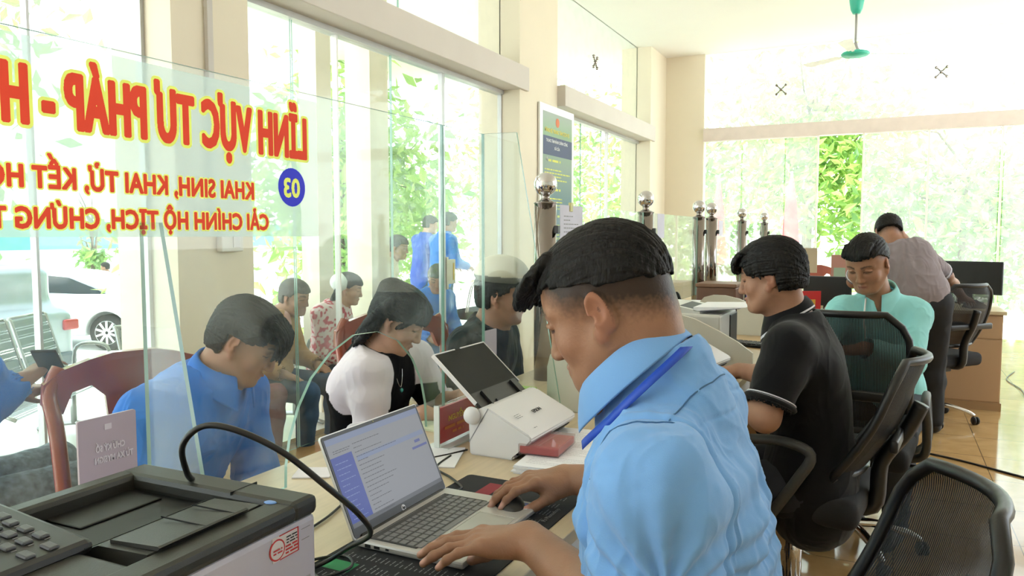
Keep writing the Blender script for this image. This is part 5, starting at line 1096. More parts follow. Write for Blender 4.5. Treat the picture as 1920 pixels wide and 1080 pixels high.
def mfp():
    t = empty('printer', (-.82, .56, .75), radians(1.5), 'black and white multifunction printer with keypad in the near left corner', 'printer')
    bm = B(); box(bm, (-.16, -.195, 0), (.160, .195, .206), .008); obj('housing', bm, lav, t)
    # charcoal top with a sunken output tray
    bm = B(); X = [-.162, -.125, .050, .162]; Y_ = [-.197, -.12, .150, .197]
    box(bm, (-.163, .150, .204), (.1615, .198, .230), .008); box(bm, (-.163, -.197, .197), (-.128, .160, .230), .008); box(bm, (.115, -.197, .204), (.1615, .160, .227), .008); box(bm, (-.163, -.197, .197), (.1615, -.05, .226), .008)
    obj('top_cover', bm, blkm, t)
    bm = B(); box(bm, (-.13, -.06, .2062), (.12, .152, .2068)); box(bm, (-.128, .02, .2065), (-.06, .14, .2095), .002); obj('output_tray', bm, pit, t)
    bm = B(); prism(bm, [(-.010, .203), (.040, .224), (.118, .2275), (.118, .203)], 1, -.03, .138); obj('tray_ramp', bm, blkm, t)
    bm = B(); prism(bm, [(.047, .2245), (.122, .2285), (.126, .2325), (.122, .2335), (.047, .2285)], 1, -.02, .110); obj('bypass_flap', bm, blkm, t)
    bm = B(); box(bm, (.0455, -.05, .2285), (.0470, .118, .2292)); box(bm, (.05, .0455, .2318), (.122, .0465, .2336)); box(bm, (.05, .0905, .2318), (.122, .0915, .2336)); box(bm, (.055, .150, .2262), (.056, .198, .2306)); obj('seam_lines', bm, pit, t)
    bm = B(); lathe(bm, [(.006, 0), (.008, .0012), (.006, .0022)], n=16); bmesh.ops.transform(bm, matrix=Matrix.Translation((.124, .150, .2262)) @ Matrix.Diagonal((1.2, .8, 1, 1)), verts=bm.verts[:]); obj('status_lamp', bm, mat('blue_lamp', '7AA4E8', rough=.3), t, True)
    # raised control panel with keys
    Mp = Matrix.Translation((-.06, -.12, .240)) @ Matrix.Rotation(radians(6), 4, 'Y') @ Matrix.Rotation(radians(0), 4, 'X')
    bm = B(); box(bm, (-.115, -.085, -.010), (.105, .085, .006), .008, 0, Mp); cp = obj('control_panel', bm, mat('panel_charcoal', '2E2F30', rough=.4), t)
    bm = B(); rn = random.Random(3)
    for i in range(5):
        for j in range(3): x, y = .055 - j * .026, .055 - i * .018; box(bm, (x - .008, y - .006, .005), (x + .008, y + .006, .0095), .002, 0, Mp)
    for x, y in ((-.02, .06), (-.02, .04), (.085, .02), (.085, .045), (-.055, .055)): box(bm, (x - .009, y - .006, .005), (x + .009, y + .006, .009), .002, 0, Mp)
    obj('keys', bm, mat('key_grey', '55565A', rough=.4), cp)
    bm = B()
    for i in range(5):
        for j in range(3): x, y = .055 - j * .026, .055 - i * .018; box(bm, (x + .011, y - .003, .0062), (x + .0125, y + .003, .0066), 0, 0, Mp)
    lathe(bm, [(.011, .0), (.011, .0006)], (0, 0, 0), 16); obj('key_legends', bm, txt_g, cp); bpy.data.objects['key_legends'].data.update()
    # front face (+x): sticker and lettering
    F_ = lambda y, z: frameM((.1604, y, z), (0, 1, 0), (0, 0, 1))
    bm = B(); M = F_(.112, .168); box(bm, (0, 0, 0), (.047, .031, .0006), 0, 0, M); st = obj('service_sticker', bm, mat('sticker_white', 'EFE6E8', rough=.5), t)
    bm = B(); M2 = F_(.122, .183)
    for a, b_ in ((0, 1),):
        lathe(bm, [(.0135, 0), (.0135, .0009)], n=28)
        bmesh.ops.transform(bm, matrix=F_(.120, .1825) , verts=bm.verts[:])
    box(bm, (.045, .0004, 0), (.047, .031, .0009), 0, 0, M); box(bm, (.012, .030, 0), (.047, .031, .0009), 0, 0, M); box(bm, (.012, 0, 0), (.047, .0012, .0009), 0, 0, M); obj('red_ring', bm, txt_r, st)
    bm = B(); lathe(bm, [(.0115, .0), (.0115, .0011)], n=28); bmesh.ops.transform(bm, matrix=F_(.120, .1825), verts=bm.verts[:]); obj('ring_centre', bm, mat('sticker_white', 'EFE6E8'), st)
    bm = B(); lines(bm, (.1612, .134, .170), (0, 1, 0), (0, 0, 1), .024, [.002 + .0042 * i for i in range(3)], .0022, ragged=False); lines(bm, (.1617, .112, .178), (0, 1, 0), (0, 0, 1), .016, [0, .004], .002, ragged=False); obj('red_print', bm, txt_r, st)
    bm = B(); lines(bm, (.1612, .136, .185), (0, 1, 0), (0, 0, 1), .020, [.0 + .0036 * i for i in range(3)], .0016, ragged=False); obj('dark_print', bm, txt_b, st)
    bm = B(); 
    for a in ((.165, .178, .180, .1785), (.165, .192, .182, .1925)): box(bm, (.1598, a[0], a[1]), (.1606, a[2], a[3]))
    obj('moulded_mark', bm, txt_g, t)
    text('maker_lettering', 'Canon', .036, txt_b, t, F_(-.050, .160), off=.0012)
    bm = B(); box(bm, (0, 0, 0), (.052, .028, .0005), 0, 0, F_(.128, .100)); lb = obj('model_label', bm, mat('label_grey', 'BDBAC0'), t); text('label_lettering', 'imageCLASS', .0085, txt_b, lb, F_(.131, .119) @ Matrix.Translation((0, 0, .0006)), track=1.15)
mfp()
def laptop():
    t = empty('laptop', (-.74, 1.234, .754), 0, 'open silver laptop showing a blue and white web page', 'laptop'); al = mat('silver_aluminium', 'C9C5C0', rough=.35, metal=.35, var=.01); w_ = .159
    bm = B(); box(bm, (-.112, -w_, 0), (.114, w_, .014), .0045); obj('base', bm, al, t)
    bm = B(); box(bm, (-.092, -.146, .0135), (.012, .118, .0143), .002); obj('keyboard_well', bm, mat('dark_well', '4A4A4A', rough=.6), t)
    bm = B(); rows = [13, 14, 14, 13, 12]
    for i in range(6):
        x = -.082 + i * .0175; y = -.142; n = 14 if i < 5 else 9; step = .258 / n
        for j in range(n):
            if i == 5 and j in (4, 5): continue
            wj = step; y0 = y + j * step
            if i == 5 and j == 3: wj = step * 3
            xs0, xs1 = (x, x + .0135) if i else (x + .004, x + .0135)
            box(bm, (xs0, y0 + .0012, .0143), (xs1, y0 + wj - .0012, .0158), .0008, seg=1)
    k_ = obj('keys', bm, mat('laptop_key_grey', '7E7E7E', rough=.5, bump=.05), t)
    bm = B(); box(bm, (.026, -.055, .0138), (.106, .060, .01425), .001); obj('touchpad', bm, mat('touchpad_grey', 'B9B5AD', rough=.3, metal=.2), t)
    bm = B(); box(bm, (.080, .128, .014), (.094, .146, .0144)); obj('blue_sticker', bm, mat('blue_sticker', '3B46B8', rough=.3), t); bm = B(); box(bm, (.092, .112, .014), (.104, .130, .0144)); obj('white_sticker', bm, mat('white_sticker', 'EDEBEB', rough=.3), t)
    bm = B(); tube(bm, [(-.112, -w_ + .02, .010), (-.112, w_ - .02, .010)], .006, 10); obj('hinge', bm, dgr, t, True)
    bm = B(); box(bm, (-.09, -w_ - .0006, .003), (-.078, -w_ + .002, .009)); box(bm, (-.07, -w_ - .0006, .004), (-.058, -w_ + .002, .009)); box(bm, (-.045, -w_ - .0006, .005), (-.038, -w_ + .002, .0085)); obj('ports', bm, pit, t)
    # lid: local plane u along y, v up the tilted screen
    th = atan2(.080, .183); up = Vector((-sin(th), 0, cos(th))); o = Vector((-.112, 0, .008)); nrm_ = Vector((cos(th), 0, sin(th))); M = Matrix((Vector((0, 1, 0)), up, nrm_)).transposed().to_4x4(); M.translation = o
    H_ = .2; bm = B(); prism(bm, rrect(-w_, .0, w_, H_, .007), 2, -.0045, 0); bmesh.ops.transform(bm, matrix=M, verts=bm.verts[:]); lid = obj('lid', bm, al, t)
    bm = B(); prism(bm, rrect(-w_ + .002, .004, w_ - .002, H_ - .002, .006), 2, 0, .0012); bmesh.ops.transform(bm, matrix=M, verts=bm.verts[:]); obj('bezel', bm, blk, lid)
    def em(n, c, s=.62): return mat(n, '101010', rough=.35, emit=c, estr=s * .62)
    def sq(bm, a, b, c, d, z=.0013): 
        vs = [M @ Vector(q) for q in ((a, b, z), (c, b, z), (c, d, z), (a, d, z))]; quad(bm, *vs)
    x0, x1, y0, y1 = -w_ + .007, w_ - .007, .022, H_ - .009
    bm = B(); sq(bm, x0, y0, x1, y1, .0014); sc = obj('screen', bm, em('screen_grey_white', 'A2A4AC', .6), lid)
    bm = B(); sq(bm, x0, y1 - .012, x1, y1, .0016); sq(bm, x0 + .07, y1 - .058, x1 - .005, y1 - .048, .0016); obj('screen_bars', bm, em('screen_pale_blue', '8E9CC0', .6), sc)
    bm = B(); sq(bm, x0, y0 + .008, x0 + .062, y1 - .036, .0016); obj('screen_side_menu', bm, em('screen_blue', '2442B4', .6), sc)
    bm = B(); sq(bm, x1 - .06, y1 - .082, x1 - .005, y1 - .077, .0018); sq(bm, x1 - .045, y1 - .070, x1 - .025, y1 - .064, .0018); obj('screen_buttons', bm, em('screen_violet', '5560B0', .6), sc)
    bm = B(); rn = random.Random(5); V_ = lambda a, b: M @ Vector((a, b, .0018))
    for i in range(11): lines(bm, V_(x0 + .008, y1 - .05 - i * .0105), M.to_3x3() @ Vector((1, 0, 0)), up, .045, [0], .0014, rn, 0, .5)
    obj('screen_menu_text', bm, em('screen_menu_white', '8AA0E0', .6), sc)
    bm = B()
    for i in range(17): lines(bm, V_(x0 + .07, y1 - .024 - i * .0088), M.to_3x3() @ Vector((1, 0, 0)), up, .20 if i in (3, 9) else .09, [0], .0013, rn, 0, .25)
    lines(bm, V_(x0 + .012, y1 - .030), M.to_3x3() @ Vector((1, 0, 0)), up, .05, [0, .004], .0014, rn, 0, .8); obj('screen_text', bm, em('screen_dark_text', '55565E', .5), sc)
    bm = B(); sq(bm, x0, y0, x1, y0 + .008, .0016); sq(bm, x0 + .1, y0 + .0015, x0 + .145, y0 + .0065, .0018); obj('screen_taskbar', bm, em('screen_taskbar', '6E7078', .5), sc)
    bm = B(); lathe(bm, [(.0065, 0), (.0065, .0006)], n=24); bmesh.ops.transform(bm, matrix=M @ Matrix.Translation((0, .012, .0012)), verts=bm.verts[:]); lg = obj('round_maker_mark', bm, txt_w, lid); text('mark_lettering', 'hp', .009, txt_b, lg, M @ Matrix.Translation((-.0042, .0095, .0021)), off=.0001)
    bm = B(); lathe(bm, [(.0018, 0), (.0018, .0005)], n=12); bmesh.ops.transform(bm, matrix=M @ Matrix.Translation((0, H_ - .005, .0012)), verts=bm.verts[:]); obj('camera_dot', bm, mat('camera_dot', '8A8450'), lid)
laptop()
# desk mat with printed shortcut tables
bm = B(); prism(bm, rrect(-.875, .86, -.572, 1.535, .012), 2, .7502, .7525); dm = tag(obj('desk_mat', bm, mat('black_desk_mat', '1D1E22', rough=.85, bump=.2, bscale=900)), 'long black desk mat with rows of pale print under the laptop and mouse', 'desk mat')
bm = B(); rn = random.Random(9)
for y in (1.405, 1.432, 1.459, 1.486): 
    for i in range(1): lines(bm, (-.63, y - .0, .7526), (0, 1, 0), (-1, 0, 0), .0, [0], .002, rn)
for c in range(6): lines(bm, (-.60, 1.235 + c * .046, .7526), (0, 1, 0), (-1, 0, 0), .034, [.004 + .0075 * i for i in range(6)], .0019, rn, 0, .35)
for c in range(5): lines(bm, (-.60, .88 + c * .04, .7526), (0, 1, 0), (-1, 0, 0), .03, [.01 + .010 * i for i in range(24)], .0022, rn, 0, .3)
kid(obj('mat_print', bm, mat('pale_mat_print', '7F8080', rough=.8)), dm)
bm = B(); box(bm, (-.80, 1.41, .7525), (-.765, 1.50, .7528)); kid(obj('red_mark', bm, mat('dark_red_print', '8A2430', rough=.7)), dm); bm = B(); box(bm, (-.865, .985, .7525), (-.80, 1.02, .7528), 0, 0); box(bm, (-.82, .90, .7525), (-.76, .93, .7528)); kid(obj('green_mark', bm, mat('green_print', '2E8B57', rough=.7)), dm)
text('mat_lettering', 'Ps Photoshop', .014, mat('pale_mat_print', '7F8080'), dm, frameM((-.592, 1.34, .7526), (0, 1, 0), (-1, 0, 0)))
# mouse
S_ = Sdf(); S_.ell((-.690, 1.370, .762), (.033, .062, .025), np.array([[cos(.75), -sin(.75), 0], [sin(.75), cos(.75), 0], [0, 0, 1.]]), .01); S_.cut(lambda P: .7535 - P[..., 2])
ms = sdf_obj('computer_mouse', S_, .002, blk, origin=(-.69, 1.37, .7535)); tag(ms, 'black computer mouse under the officer\'s right hand', 'mouse')
# papers, card case
def sheets(label, pts, n, z0, m=paper, jit=.004, rz=6, name='paper_stack', seed=1, printed=True, cat='papers'):
    rn = random.Random(seed); (ax, ay), (bx, by) = pts; c = Vector(((ax + bx) / 2, (ay + by) / 2, z0)); t = empty(name, c, radians(rz), label, cat); hw, hh = abs(bx - ax) / 2, abs(by - ay) / 2
    for i in range(n):
        bm = B(); box(bm, (-hw + rn.uniform(-jit, jit), -hh + rn.uniform(-jit, jit), i * .0035 + .0002), (hw + rn.uniform(-jit, jit), hh + rn.uniform(-jit, jit), i * .0035 + .0030), 0, 0, Matrix.Rotation(rn.uniform(-.03, .03), 4, 'Z')); obj('sheet_bundle', bm, m, t)
    if printed:
        bm = B(); lines(bm, (-hw + .02, -hh + .03, n * .0035 - .0002), (1, 0, 0), (0, 1, 0), 2 * hw - .05, [.012 * i for i in range(int((2 * hh - .05) / .012))], .0013, rn, .0001, .2); obj('print', bm, txt_g, t)
    return t
sheets('thick stack of white printed papers beside the scanner', ((-.80, 1.600), (-.56, 1.985)), 6, .7505, rz=4, seed=3)
t = empty('card_case', (-.768, 1.752, .7725), radians(5), 'clear plastic case holding red cards on the white papers', 'case')
bm = B(); box(bm, (-.050, -.070, .002), (.050, .070, .020), .002); obj('red_cards', bm, mat('red_card', 'C24A48', rough=.5), t)
bm = B(); box(bm, (-.053, -.073, 0), (.053, .073, .026), .002); obj('lid', bm, glass_mat('case_plastic', (.88, .84, .84), haze=.22, hazecol=(.6, .5, .5)), t)
bm = B(); lines(bm, (-.02, -.05, .0265), (0, 1, 0), (-1, 0, 0), .03, [0, .006], .002, ragged=False); obj('gold_marks', bm, txt_w, t)
# document scanner
def scanner(label, loc, rz, col=whp, tray=True, mark='EPSON', s=1.0):
    t = empty('document_scanner', loc, radians(rz), label, 'scanner'); w_ = .15 * s
    prof = [(-.066, 0), (.058, 0), (.064, .012), (.058, .016), (.098, .040), (.112, .058), (.106, .068), (-.010, .125), (-.028, .128), (-.062, .112), (-.070, .09)]
    bm = B(); prism(bm, prof, 1, -w_, w_); bmesh.ops.bevel(bm, geom=bm.edges[:], offset=.004, segments=2, affect='EDGES'); b_ = obj('body', bm, col, t); smooth_by_angle(b_, 40)
    bm = B(); prism(bm, [(.058, .004), (.10, .040), (.092, .044), (.052, .016)], 1, -w_ + .02, w_ - .02); obj('exit_slot', bm, pit, t)
    bm = B(); prism(bm, [(-.068, .034), (-.012, .1265), (-.010, .1255), (-.066, .033)], 1, -w_ - .0008, -w_ + .001); obj('cover_seam', bm, txt_g, t)
    # face plate normal for the text
    a, c = Vector((.106, 0, .068)), Vector((-.010, 0, .125)); dn = (c - a).normalized(); M = frameM(a + dn * .055 + Vector((0, -.02, 0)) + Vector((.0025, 0, .004)), (0, 1, 0), dn)
    if mark: text('maker_lettering', mark, .016, txt_b, t, M, off=.0003); bm = B(); lines(bm, a + dn * .06 + Vector((.002, -.11, .0035)), (0, 1, 0), dn, .03, [0, .006, .012], .002, ragged=False); lines(bm, a + dn * .012 + Vector((.002, -.10, .0035)), (0, 1, 0), dn, .016, [0], .003, ragged=False); obj('fine_print', bm, txt_g, t)
    if tray:
        d = Vector((-.125, 0, .112)).normalized(); n_ = Vector((.66, 0, .75)).normalized(); o = Vector((-.030, 0, .112)); Mt = Matrix((Vector((0, 1, 0)), d, n_)).transposed().to_4x4(); Mt.translation = o
        bm = B(); prism(bm, rrect(-.135, -.01, .125, .06, .006), 2, -.004, .004); bmesh.ops.transform(bm, matrix=Mt, verts=bm.verts[:]); ft = obj('feed_tray', bm, mat('tray_black', '242424', rough=.4), t)
        bm = B(); prism(bm, rrect(-.140, .045, .138, .205, .005), 2, -.003, .002); box(bm, (-.142, .045, -.004), (-.138, .205, .004)); bmesh.ops.transform(bm, matrix=Mt, verts=bm.verts[:]); obj('paper_support', bm, mat('support_grey', '3B3B38', rough=.85, spec=.15), t)
        bm = B(); box(bm, (-.1425, .03, -.005), (-.1385, .206, .005)); box(bm, (-.14, .203, -.004), (-.03, .2065, .004)); box(bm, (.0, .203, -.004), (.138, .2065, .004)); box(bm, (.136, .045, -.004), (.139, .206, .004)); bmesh.ops.transform(bm, matrix=Mt, verts=bm.verts[:]); obj('support_rim', bm, whp, t)
        bm = B(); box(bm, (-.09, .0, .004), (-.085, .055, .012)); box(bm, (.08, .0, .004), (.085, .055, .012)); box(bm, (-.05, .01, .004), (.05, .02, .008)); bmesh.ops.transform(bm, matrix=Mt, verts=bm.verts[:]); obj('paper_guide', bm, blk, t)
        bm = B(); lathe(bm, [(.001, -.012), (.02, -.010), (.024, 0), (.02, .01), (.001, .012)], n=16); bmesh.ops.transform(bm, matrix=Matrix.Translation((-.055, -w_ - .006, .105)) @ Matrix.Rotation(pi / 2, 4, 'X'), verts=bm.verts[:]); obj('hinge_cap', bm, whp, t, True)
    return t
scanner('white document scanner with its dark paper support raised', (-.892, 1.832, .75), 0)
scanner('white document scanner half hidden behind the officer\'s collar on the second counter', (-.70, 3.06, .75), -8, tray=True, mark=None)
# red name plate
t = empty('name_plate', (-1.06, 1.79, .75), 0, 'red name plate with gold lettering in a clear stand', 'sign')
bm = B(); box(bm, (-.004, -.095, .012), (.004, .095, .108)); obj('red_card', bm, mat('name_plate_red', 'D42C34', rough=.35), t)
bm = B(); box(bm, (.005, -.102, .006), (.0065, .10, .114)); box(bm, (-.0065, -.102, .006), (-.005, .10, .114)); obj('acrylic_holder', bm, glass_mat('acrylic', (.97, .97, .97), haze=.03), t)
bm = B(); box(bm, (-.035, -.104, 0), (.035, .102, .005), .001); box(bm, (-.008, -.106, .005), (.008, -.102, .116)); obj('stand', bm, mat('acrylic_edge', 'DCE2DC', rough=.2), t)
text('lettering', 'NGUYỄN', .021, txt_y, t, frameM((.0070, -.055, .066), (0, 1, 0), (0, 0, 1)), off=.0004); bm = B(); lines(bm, (.0070, -.075, .046), (0, 1, 0), (0, 0, 1), .14, [0], .008, random.Random(2), ragged=False); lines(bm, (.0070, -.035, .030), (0, 1, 0), (0, 0, 1), .06, [0], .007, random.Random(4), ragged=False); obj('small_lettering', bm, mat('orange_print', 'D87A3A'), t)
# loose papers under the window
sheets('thin white paper leaflets below the red name plate', ((-1.10, 1.53), (-.96, 1.70)), 1, .7505, rz=20, seed=5, printed=False)
sheets('small white slip of paper on the counter left of the laptop screen', ((-1.26, 1.34), (-1.17, 1.42)), 1, .7505, rz=30, seed=6, printed=False, name='paper_slip', cat='paper')
sheets('pale green booklet pages under the woman\'s forearm', ((-1.24, 1.83), (-1.07, 2.06)), 2, .7505, mat('pale_green_paper', 'DDE5C8', rough=.8), rz=-8, seed=7, name='booklet')
# cables
def cable(label, pts, r=.003, n=8, m=blk, name='cable'):
    bm = B(); P = spline(pts, n); tube(bm, P, r, 8); o = obj(name, bm, m, None, True); c = Vector(pts[0]); o.data.transform(Matrix.Translation(-c)); o.location = c; return tag(o, label, 'cable')
cable('thick black cable arching over the printer down beside the laptop', [(-1.02, .84, .76), (-.93, .80, .92), (-.835, .70, 1.0), (-.818, .68, 1.045), (-.792, .69, 1.071), (-.750, .705, 1.068), (-.700, .735, 1.038), (-.66, .775, .985), (-.65, .83, .93), (-.70, .92, .86), (-.79, .98, .80), (-.84, .99, .765), (-.86, .95, .756)], .0042, 8)
cable('thin black cable lying along the counter behind the laptop', [(-1.0, .80, .754), (-.98, 1.0, .754), (-.99, 1.15, .754), (-1.03, 1.30, .754), (-1.06, 1.5, .754), (-1.0, 1.65, .754), (-.975, 1.70, .756)], .0026)
cable('pair of short black leads from the printer to behind the laptop lid', [(-.90, .79, .756), (-.98, .93, .756), (-.98, 1.02, .758), (-1.0, 1.12, .756)], .003)
cable('black power lead plugged into the right side of the laptop', [(-.842, 1.396, .760), (-.835, 1.43, .758), (-.90, 1.49, .754), (-.97, 1.54, .754), (-.99, 1.64, .754)], .0028)
cable('loose black lead curled beside the near laptop corner', [(-.86, .80, .755), (-.84, .90, .756), (-.80, .99, .757), (-.84, 1.03, .756), (-.88, .98, .756), (-.80, .93, .757)], .0026)
cable('black cable running across the tiled floor at the right', [(-.2, 5.35, .006), (.10, 5.21, .006), (.162, 5.169, .006), (.413, 5.049, .006), (.698, 4.844, .006), (1.2, 4.5, .006)], .006)
cable('thin cable trailing on the bright floor beyond the far desk', [(1.0, 7.0, .006), (1.05, 7.6, .006), (1.0, 8.1, .006), (1.12, 8.6, .006)], .004)
# pink stands seen from behind
def qr_stand(label, y0, z1, x=-1.12, w_=.10, h=.16, lean=.0, txt=True):
    t = empty('leaflet_stand', (x, y0 + w_ / 2, .75), 0, label, 'sign'); pk = mat('pinkish_acrylic', 'B9A9B4', rough=.4); h = z1 - .75
    bm = B(); prism(bm, rrect(-w_ / 2, .004, w_ / 2, h, .004), 0, -.002, .002); obj('board', bm, pk, t); bm = B(); box(bm, (-.03, -w_ / 2, 0), (.03, w_ / 2, .005), .001); obj('foot', bm, pk, t)
    bm = B(); prism(bm, rrect(-w_ * .22, h * .16, w_ * .26, h * .47, .002), 0, .0021, .0027); obj('pale_panel', bm, mat('pale_green_panel', '93A8A2', rough=.6), t)
    if txt:
        for i, s_ in enumerate(('CHỮ KÝ SỐ', 'TỪ XA MYSIGN')): o = text('lettering', s_, .0135, mat('faded_white_print', 'D8CED6'), t, frameM((.0026, .028 if i == 0 else .042, h - .055 - .018 * i), (0, -1, 0), (0, 0, 1)), off=.0006, sx=.72)
        bm = B(); box(bm, (.0021, -.006, h - .022), (.0027, .006, h - .013)); obj('badge', bm, mat('faded_white_print', 'D8CED6'), t)
    return t
qr_stand('pinkish leaflet stand with mirrored white lettering behind the counter glass, left', .723, 1.035, x=-1.10, w_=.1)
qr_stand('pinkish leaflet stand with a pale green panel by the scanner, before the hat wearer', 2.30, .985, x=-1.25, w_=.09, txt=False)
# green leaf packet by the scanner
bm = B(); box(bm, (-1.06, 2.16, .75), (-1.0, 2.20, .83), .004); tag(obj('green_packet', bm, mat('lime_green_paper', 'A9CF7A', rough=.6)), 'small lime green packet behind the document scanner', 'packet')
# ---------------------------------------------------------------- papers, board and fittings on walls and glass
def hung_paper(label, y0, z0, y1, z1, x=-1.185, clip=True):
    t = empty('hung_paper', (x, (y0 + y1) / 2, z1), 0, label, 'paper'); w_ = (y1 - y0) / 2; h = z1 - z0
    bm = B(); box(bm, (-.001, -w_, -h), (.001, w_, 0)); obj('sheet', bm, mat('lilac_white_paper', 'DAD8E6', rough=.8), t)
    if clip:
        bm = B(); lines(bm, (.0012, -w_ * .7, -h), (0, 1, 0), (0, 0, 1), w_ * 1.3, [h * .1 + .016 * i for i in range(int(h * .85 / .016))], .004, random.Random(3), .0003, .4); obj('print', bm, txt_g, t)
        bm = B(); box(bm, (-.004, -w_ * .1 - .014, -.025), (.006, -w_ * .1 + .014, .012), .002); obj('clip', bm, mat('yellow_clip', 'C9C07A', rough=.4), t)
    return t
hung_paper('white printed sheet clipped to the glass just right of the nearest post', 2.82, 1.05, 3.07, 1.44)
hung_paper('plain pale sheet taped to the glass right of the second post', 4.255, 1.30, 4.40, 1.44, clip=False)
hung_paper('plain pale sheet taped right of the touching posts', 6.0, 1.31, 6.16, 1.43, clip=False)
t = empty('information_board', (-2.985, 7.0, 2.05), 0, 'tall blue-green information board with yellow text on the pillar', 'notice board')
bm = B(); box(bm, (-.01, -.42, -1.0), (.012, .44, .52), .004); obj('clear_frame', bm, mat('acrylic_white_frame', 'F2F2F0', rough=.2), t)
gb = mat('blue_green_gradient_print', '5E7A78', rough=.3); N = gb.node_tree.nodes; tc_ = N.new('ShaderNodeTexCoord'); sp = N.new('ShaderNodeSeparateXYZ'); cr = N.new('ShaderNodeValToRGB'); mr = N.new('ShaderNodeMapRange'); mr.inputs['From Min'].default_value = -.95; mr.inputs['From Max'].default_value = .48
gb.node_tree.links.new(tc_.outputs['Object'], sp.inputs[0]); gb.node_tree.links.new(sp.outputs[2], mr.inputs[0]); gb.node_tree.links.new(mr.outputs[0], cr.inputs[0]); gb.node_tree.links.new(cr.outputs[0], N['Principled BSDF'].inputs['Base Color'])
e = cr.color_ramp.elements; e[0].color = (*lin('2F4A66'), 1); e[1].color = (*lin('8F9288'), 1); q = e.new(.35); q.color = (*lin('54728A'), 1); q = e.new(.62); q.color = (*lin('7F8F86'), 1); q = e.new(.85); q.color = (*lin('7FA070'), 1)
bm = B(); box(bm, (.012, -.35, -.95), (.0135, .38, .45)); obj('print', bm, gb, t)
bm = B(); box(bm, (.0136, -.35, .04), (.0142, .38, .22)); obj('navy_band', bm, mat('navy_print', '2C2F63', rough=.4), t)
bm = B(); lathe(bm, [(.045, 0), (.045, .0012)], n=24); bmesh.ops.transform(bm, matrix=Matrix.Translation((.0137, .0, .37)) @ Matrix.Rotation(pi / 2, 4, 'Y'), verts=bm.verts[:]); obj('emblem', bm, mat('red_orange_emblem', 'D8703A', rough=.5), t)
text('title_lettering', 'ĐẢNG BỘ TRUNG TÂM DỊCH VỤ', .05, mat('yellow_print', 'E6D24A'), t, frameM((.0145, -.31, .26), (0, 1, 0), (0, 0, 1)), off=.001, sx=.82); text('title_lettering', 'TRUNG TÂM HÀNH CHÍNH CÔNG', .042, txt_w, t, frameM((.0146, -.28, .165), (0, 1, 0), (0, 0, 1)), off=.0008, sx=.82); text('title_lettering', 'XÃ CỦA', .04, txt_w, t, frameM((.0146, -.08, .10), (0, 1, 0), (0, 0, 1)), off=.0008, sx=.9)
bm = B(); rn = random.Random(8)
for z in (-.02, -.30, -.56, -.78): lines(bm, (.0138, -.22, z), (0, 1, 0), (0, 0, 1), .30, [0], .022, rn, .0003, ragged=False); lines(bm, (.0138, -.31, z - .18), (0, 1, 0), (0, 0, 1), .64, [0, .032, .064, .096], .012, rn, .0003, .6)
obj('body_lettering', bm, mat('yellow_green_print', 'D8D85A'), t)
bm = B()
for z in (-.01, -.29): tube(bm, [(.014, -.28, z), (.014, -.26, z + .03), (.014, -.24, z - .01)], .006, 5)
obj('white_icons', bm, txt_w, t)
bm = B(); box(bm, (-3.0, 2.69, 1.42), (-2.975, 2.725, 3.9), .003); tag(obj('conduit', bm, mat('grey_conduit', 'D2CDC6', rough=.5)), 'white plastic cable conduit running down the near pillar', 'conduit')
t = empty('switch_box', (-3.0, 2.80, 1.285), 0, 'white switch box low on the near cream pillar', 'switch box'); bm = B(); box(bm, (0, -.07, -.05), (.04, .07, .05), .005); obj('box', bm, mat('switch_white', 'E6E4DE', rough=.4), t); bm = B(); box(bm, (.04, .0, -.03), (.045, .045, .03), .002); obj('rocker', bm, whp, t)
def spider(label, loc, n):
    t = empty('glass_fitting', loc, 0, label, 'glass fitting', None); bm = B(); r = .085
    for a in (45, 135, 225, 315):
        a = radians(a); p = Vector((r * cos(a), 0, r * sin(a))) if n == 1 else Vector((0, r * cos(a), r * sin(a))); tube(bm, [(0, 0, 0), p], .010, 6); bmesh.ops.create_uvsphere(bm, u_segments=10, v_segments=6, radius=.020, matrix=Matrix.Translation(p))
    bmesh.ops.create_uvsphere(bm, u_segments=10, v_segments=6, radius=.024); obj('arms', bm, steel, t); return t
spider('four-armed steel glass fitting high on the back glass, right of the ceiling fan', (.53, 11.12, 3.37), 1); spider('four-armed steel glass fitting high on the back glass, left of the ceiling fan', (-1.39, 11.12, 3.31), 1); spider('steel glass fitting above the left beam before the second pillar', (-3.17, 4.606, 3.35), 0); spider('steel glass fitting on the upper left glass beyond the second pillar', (-3.17, 8.6, 3.35), 0)
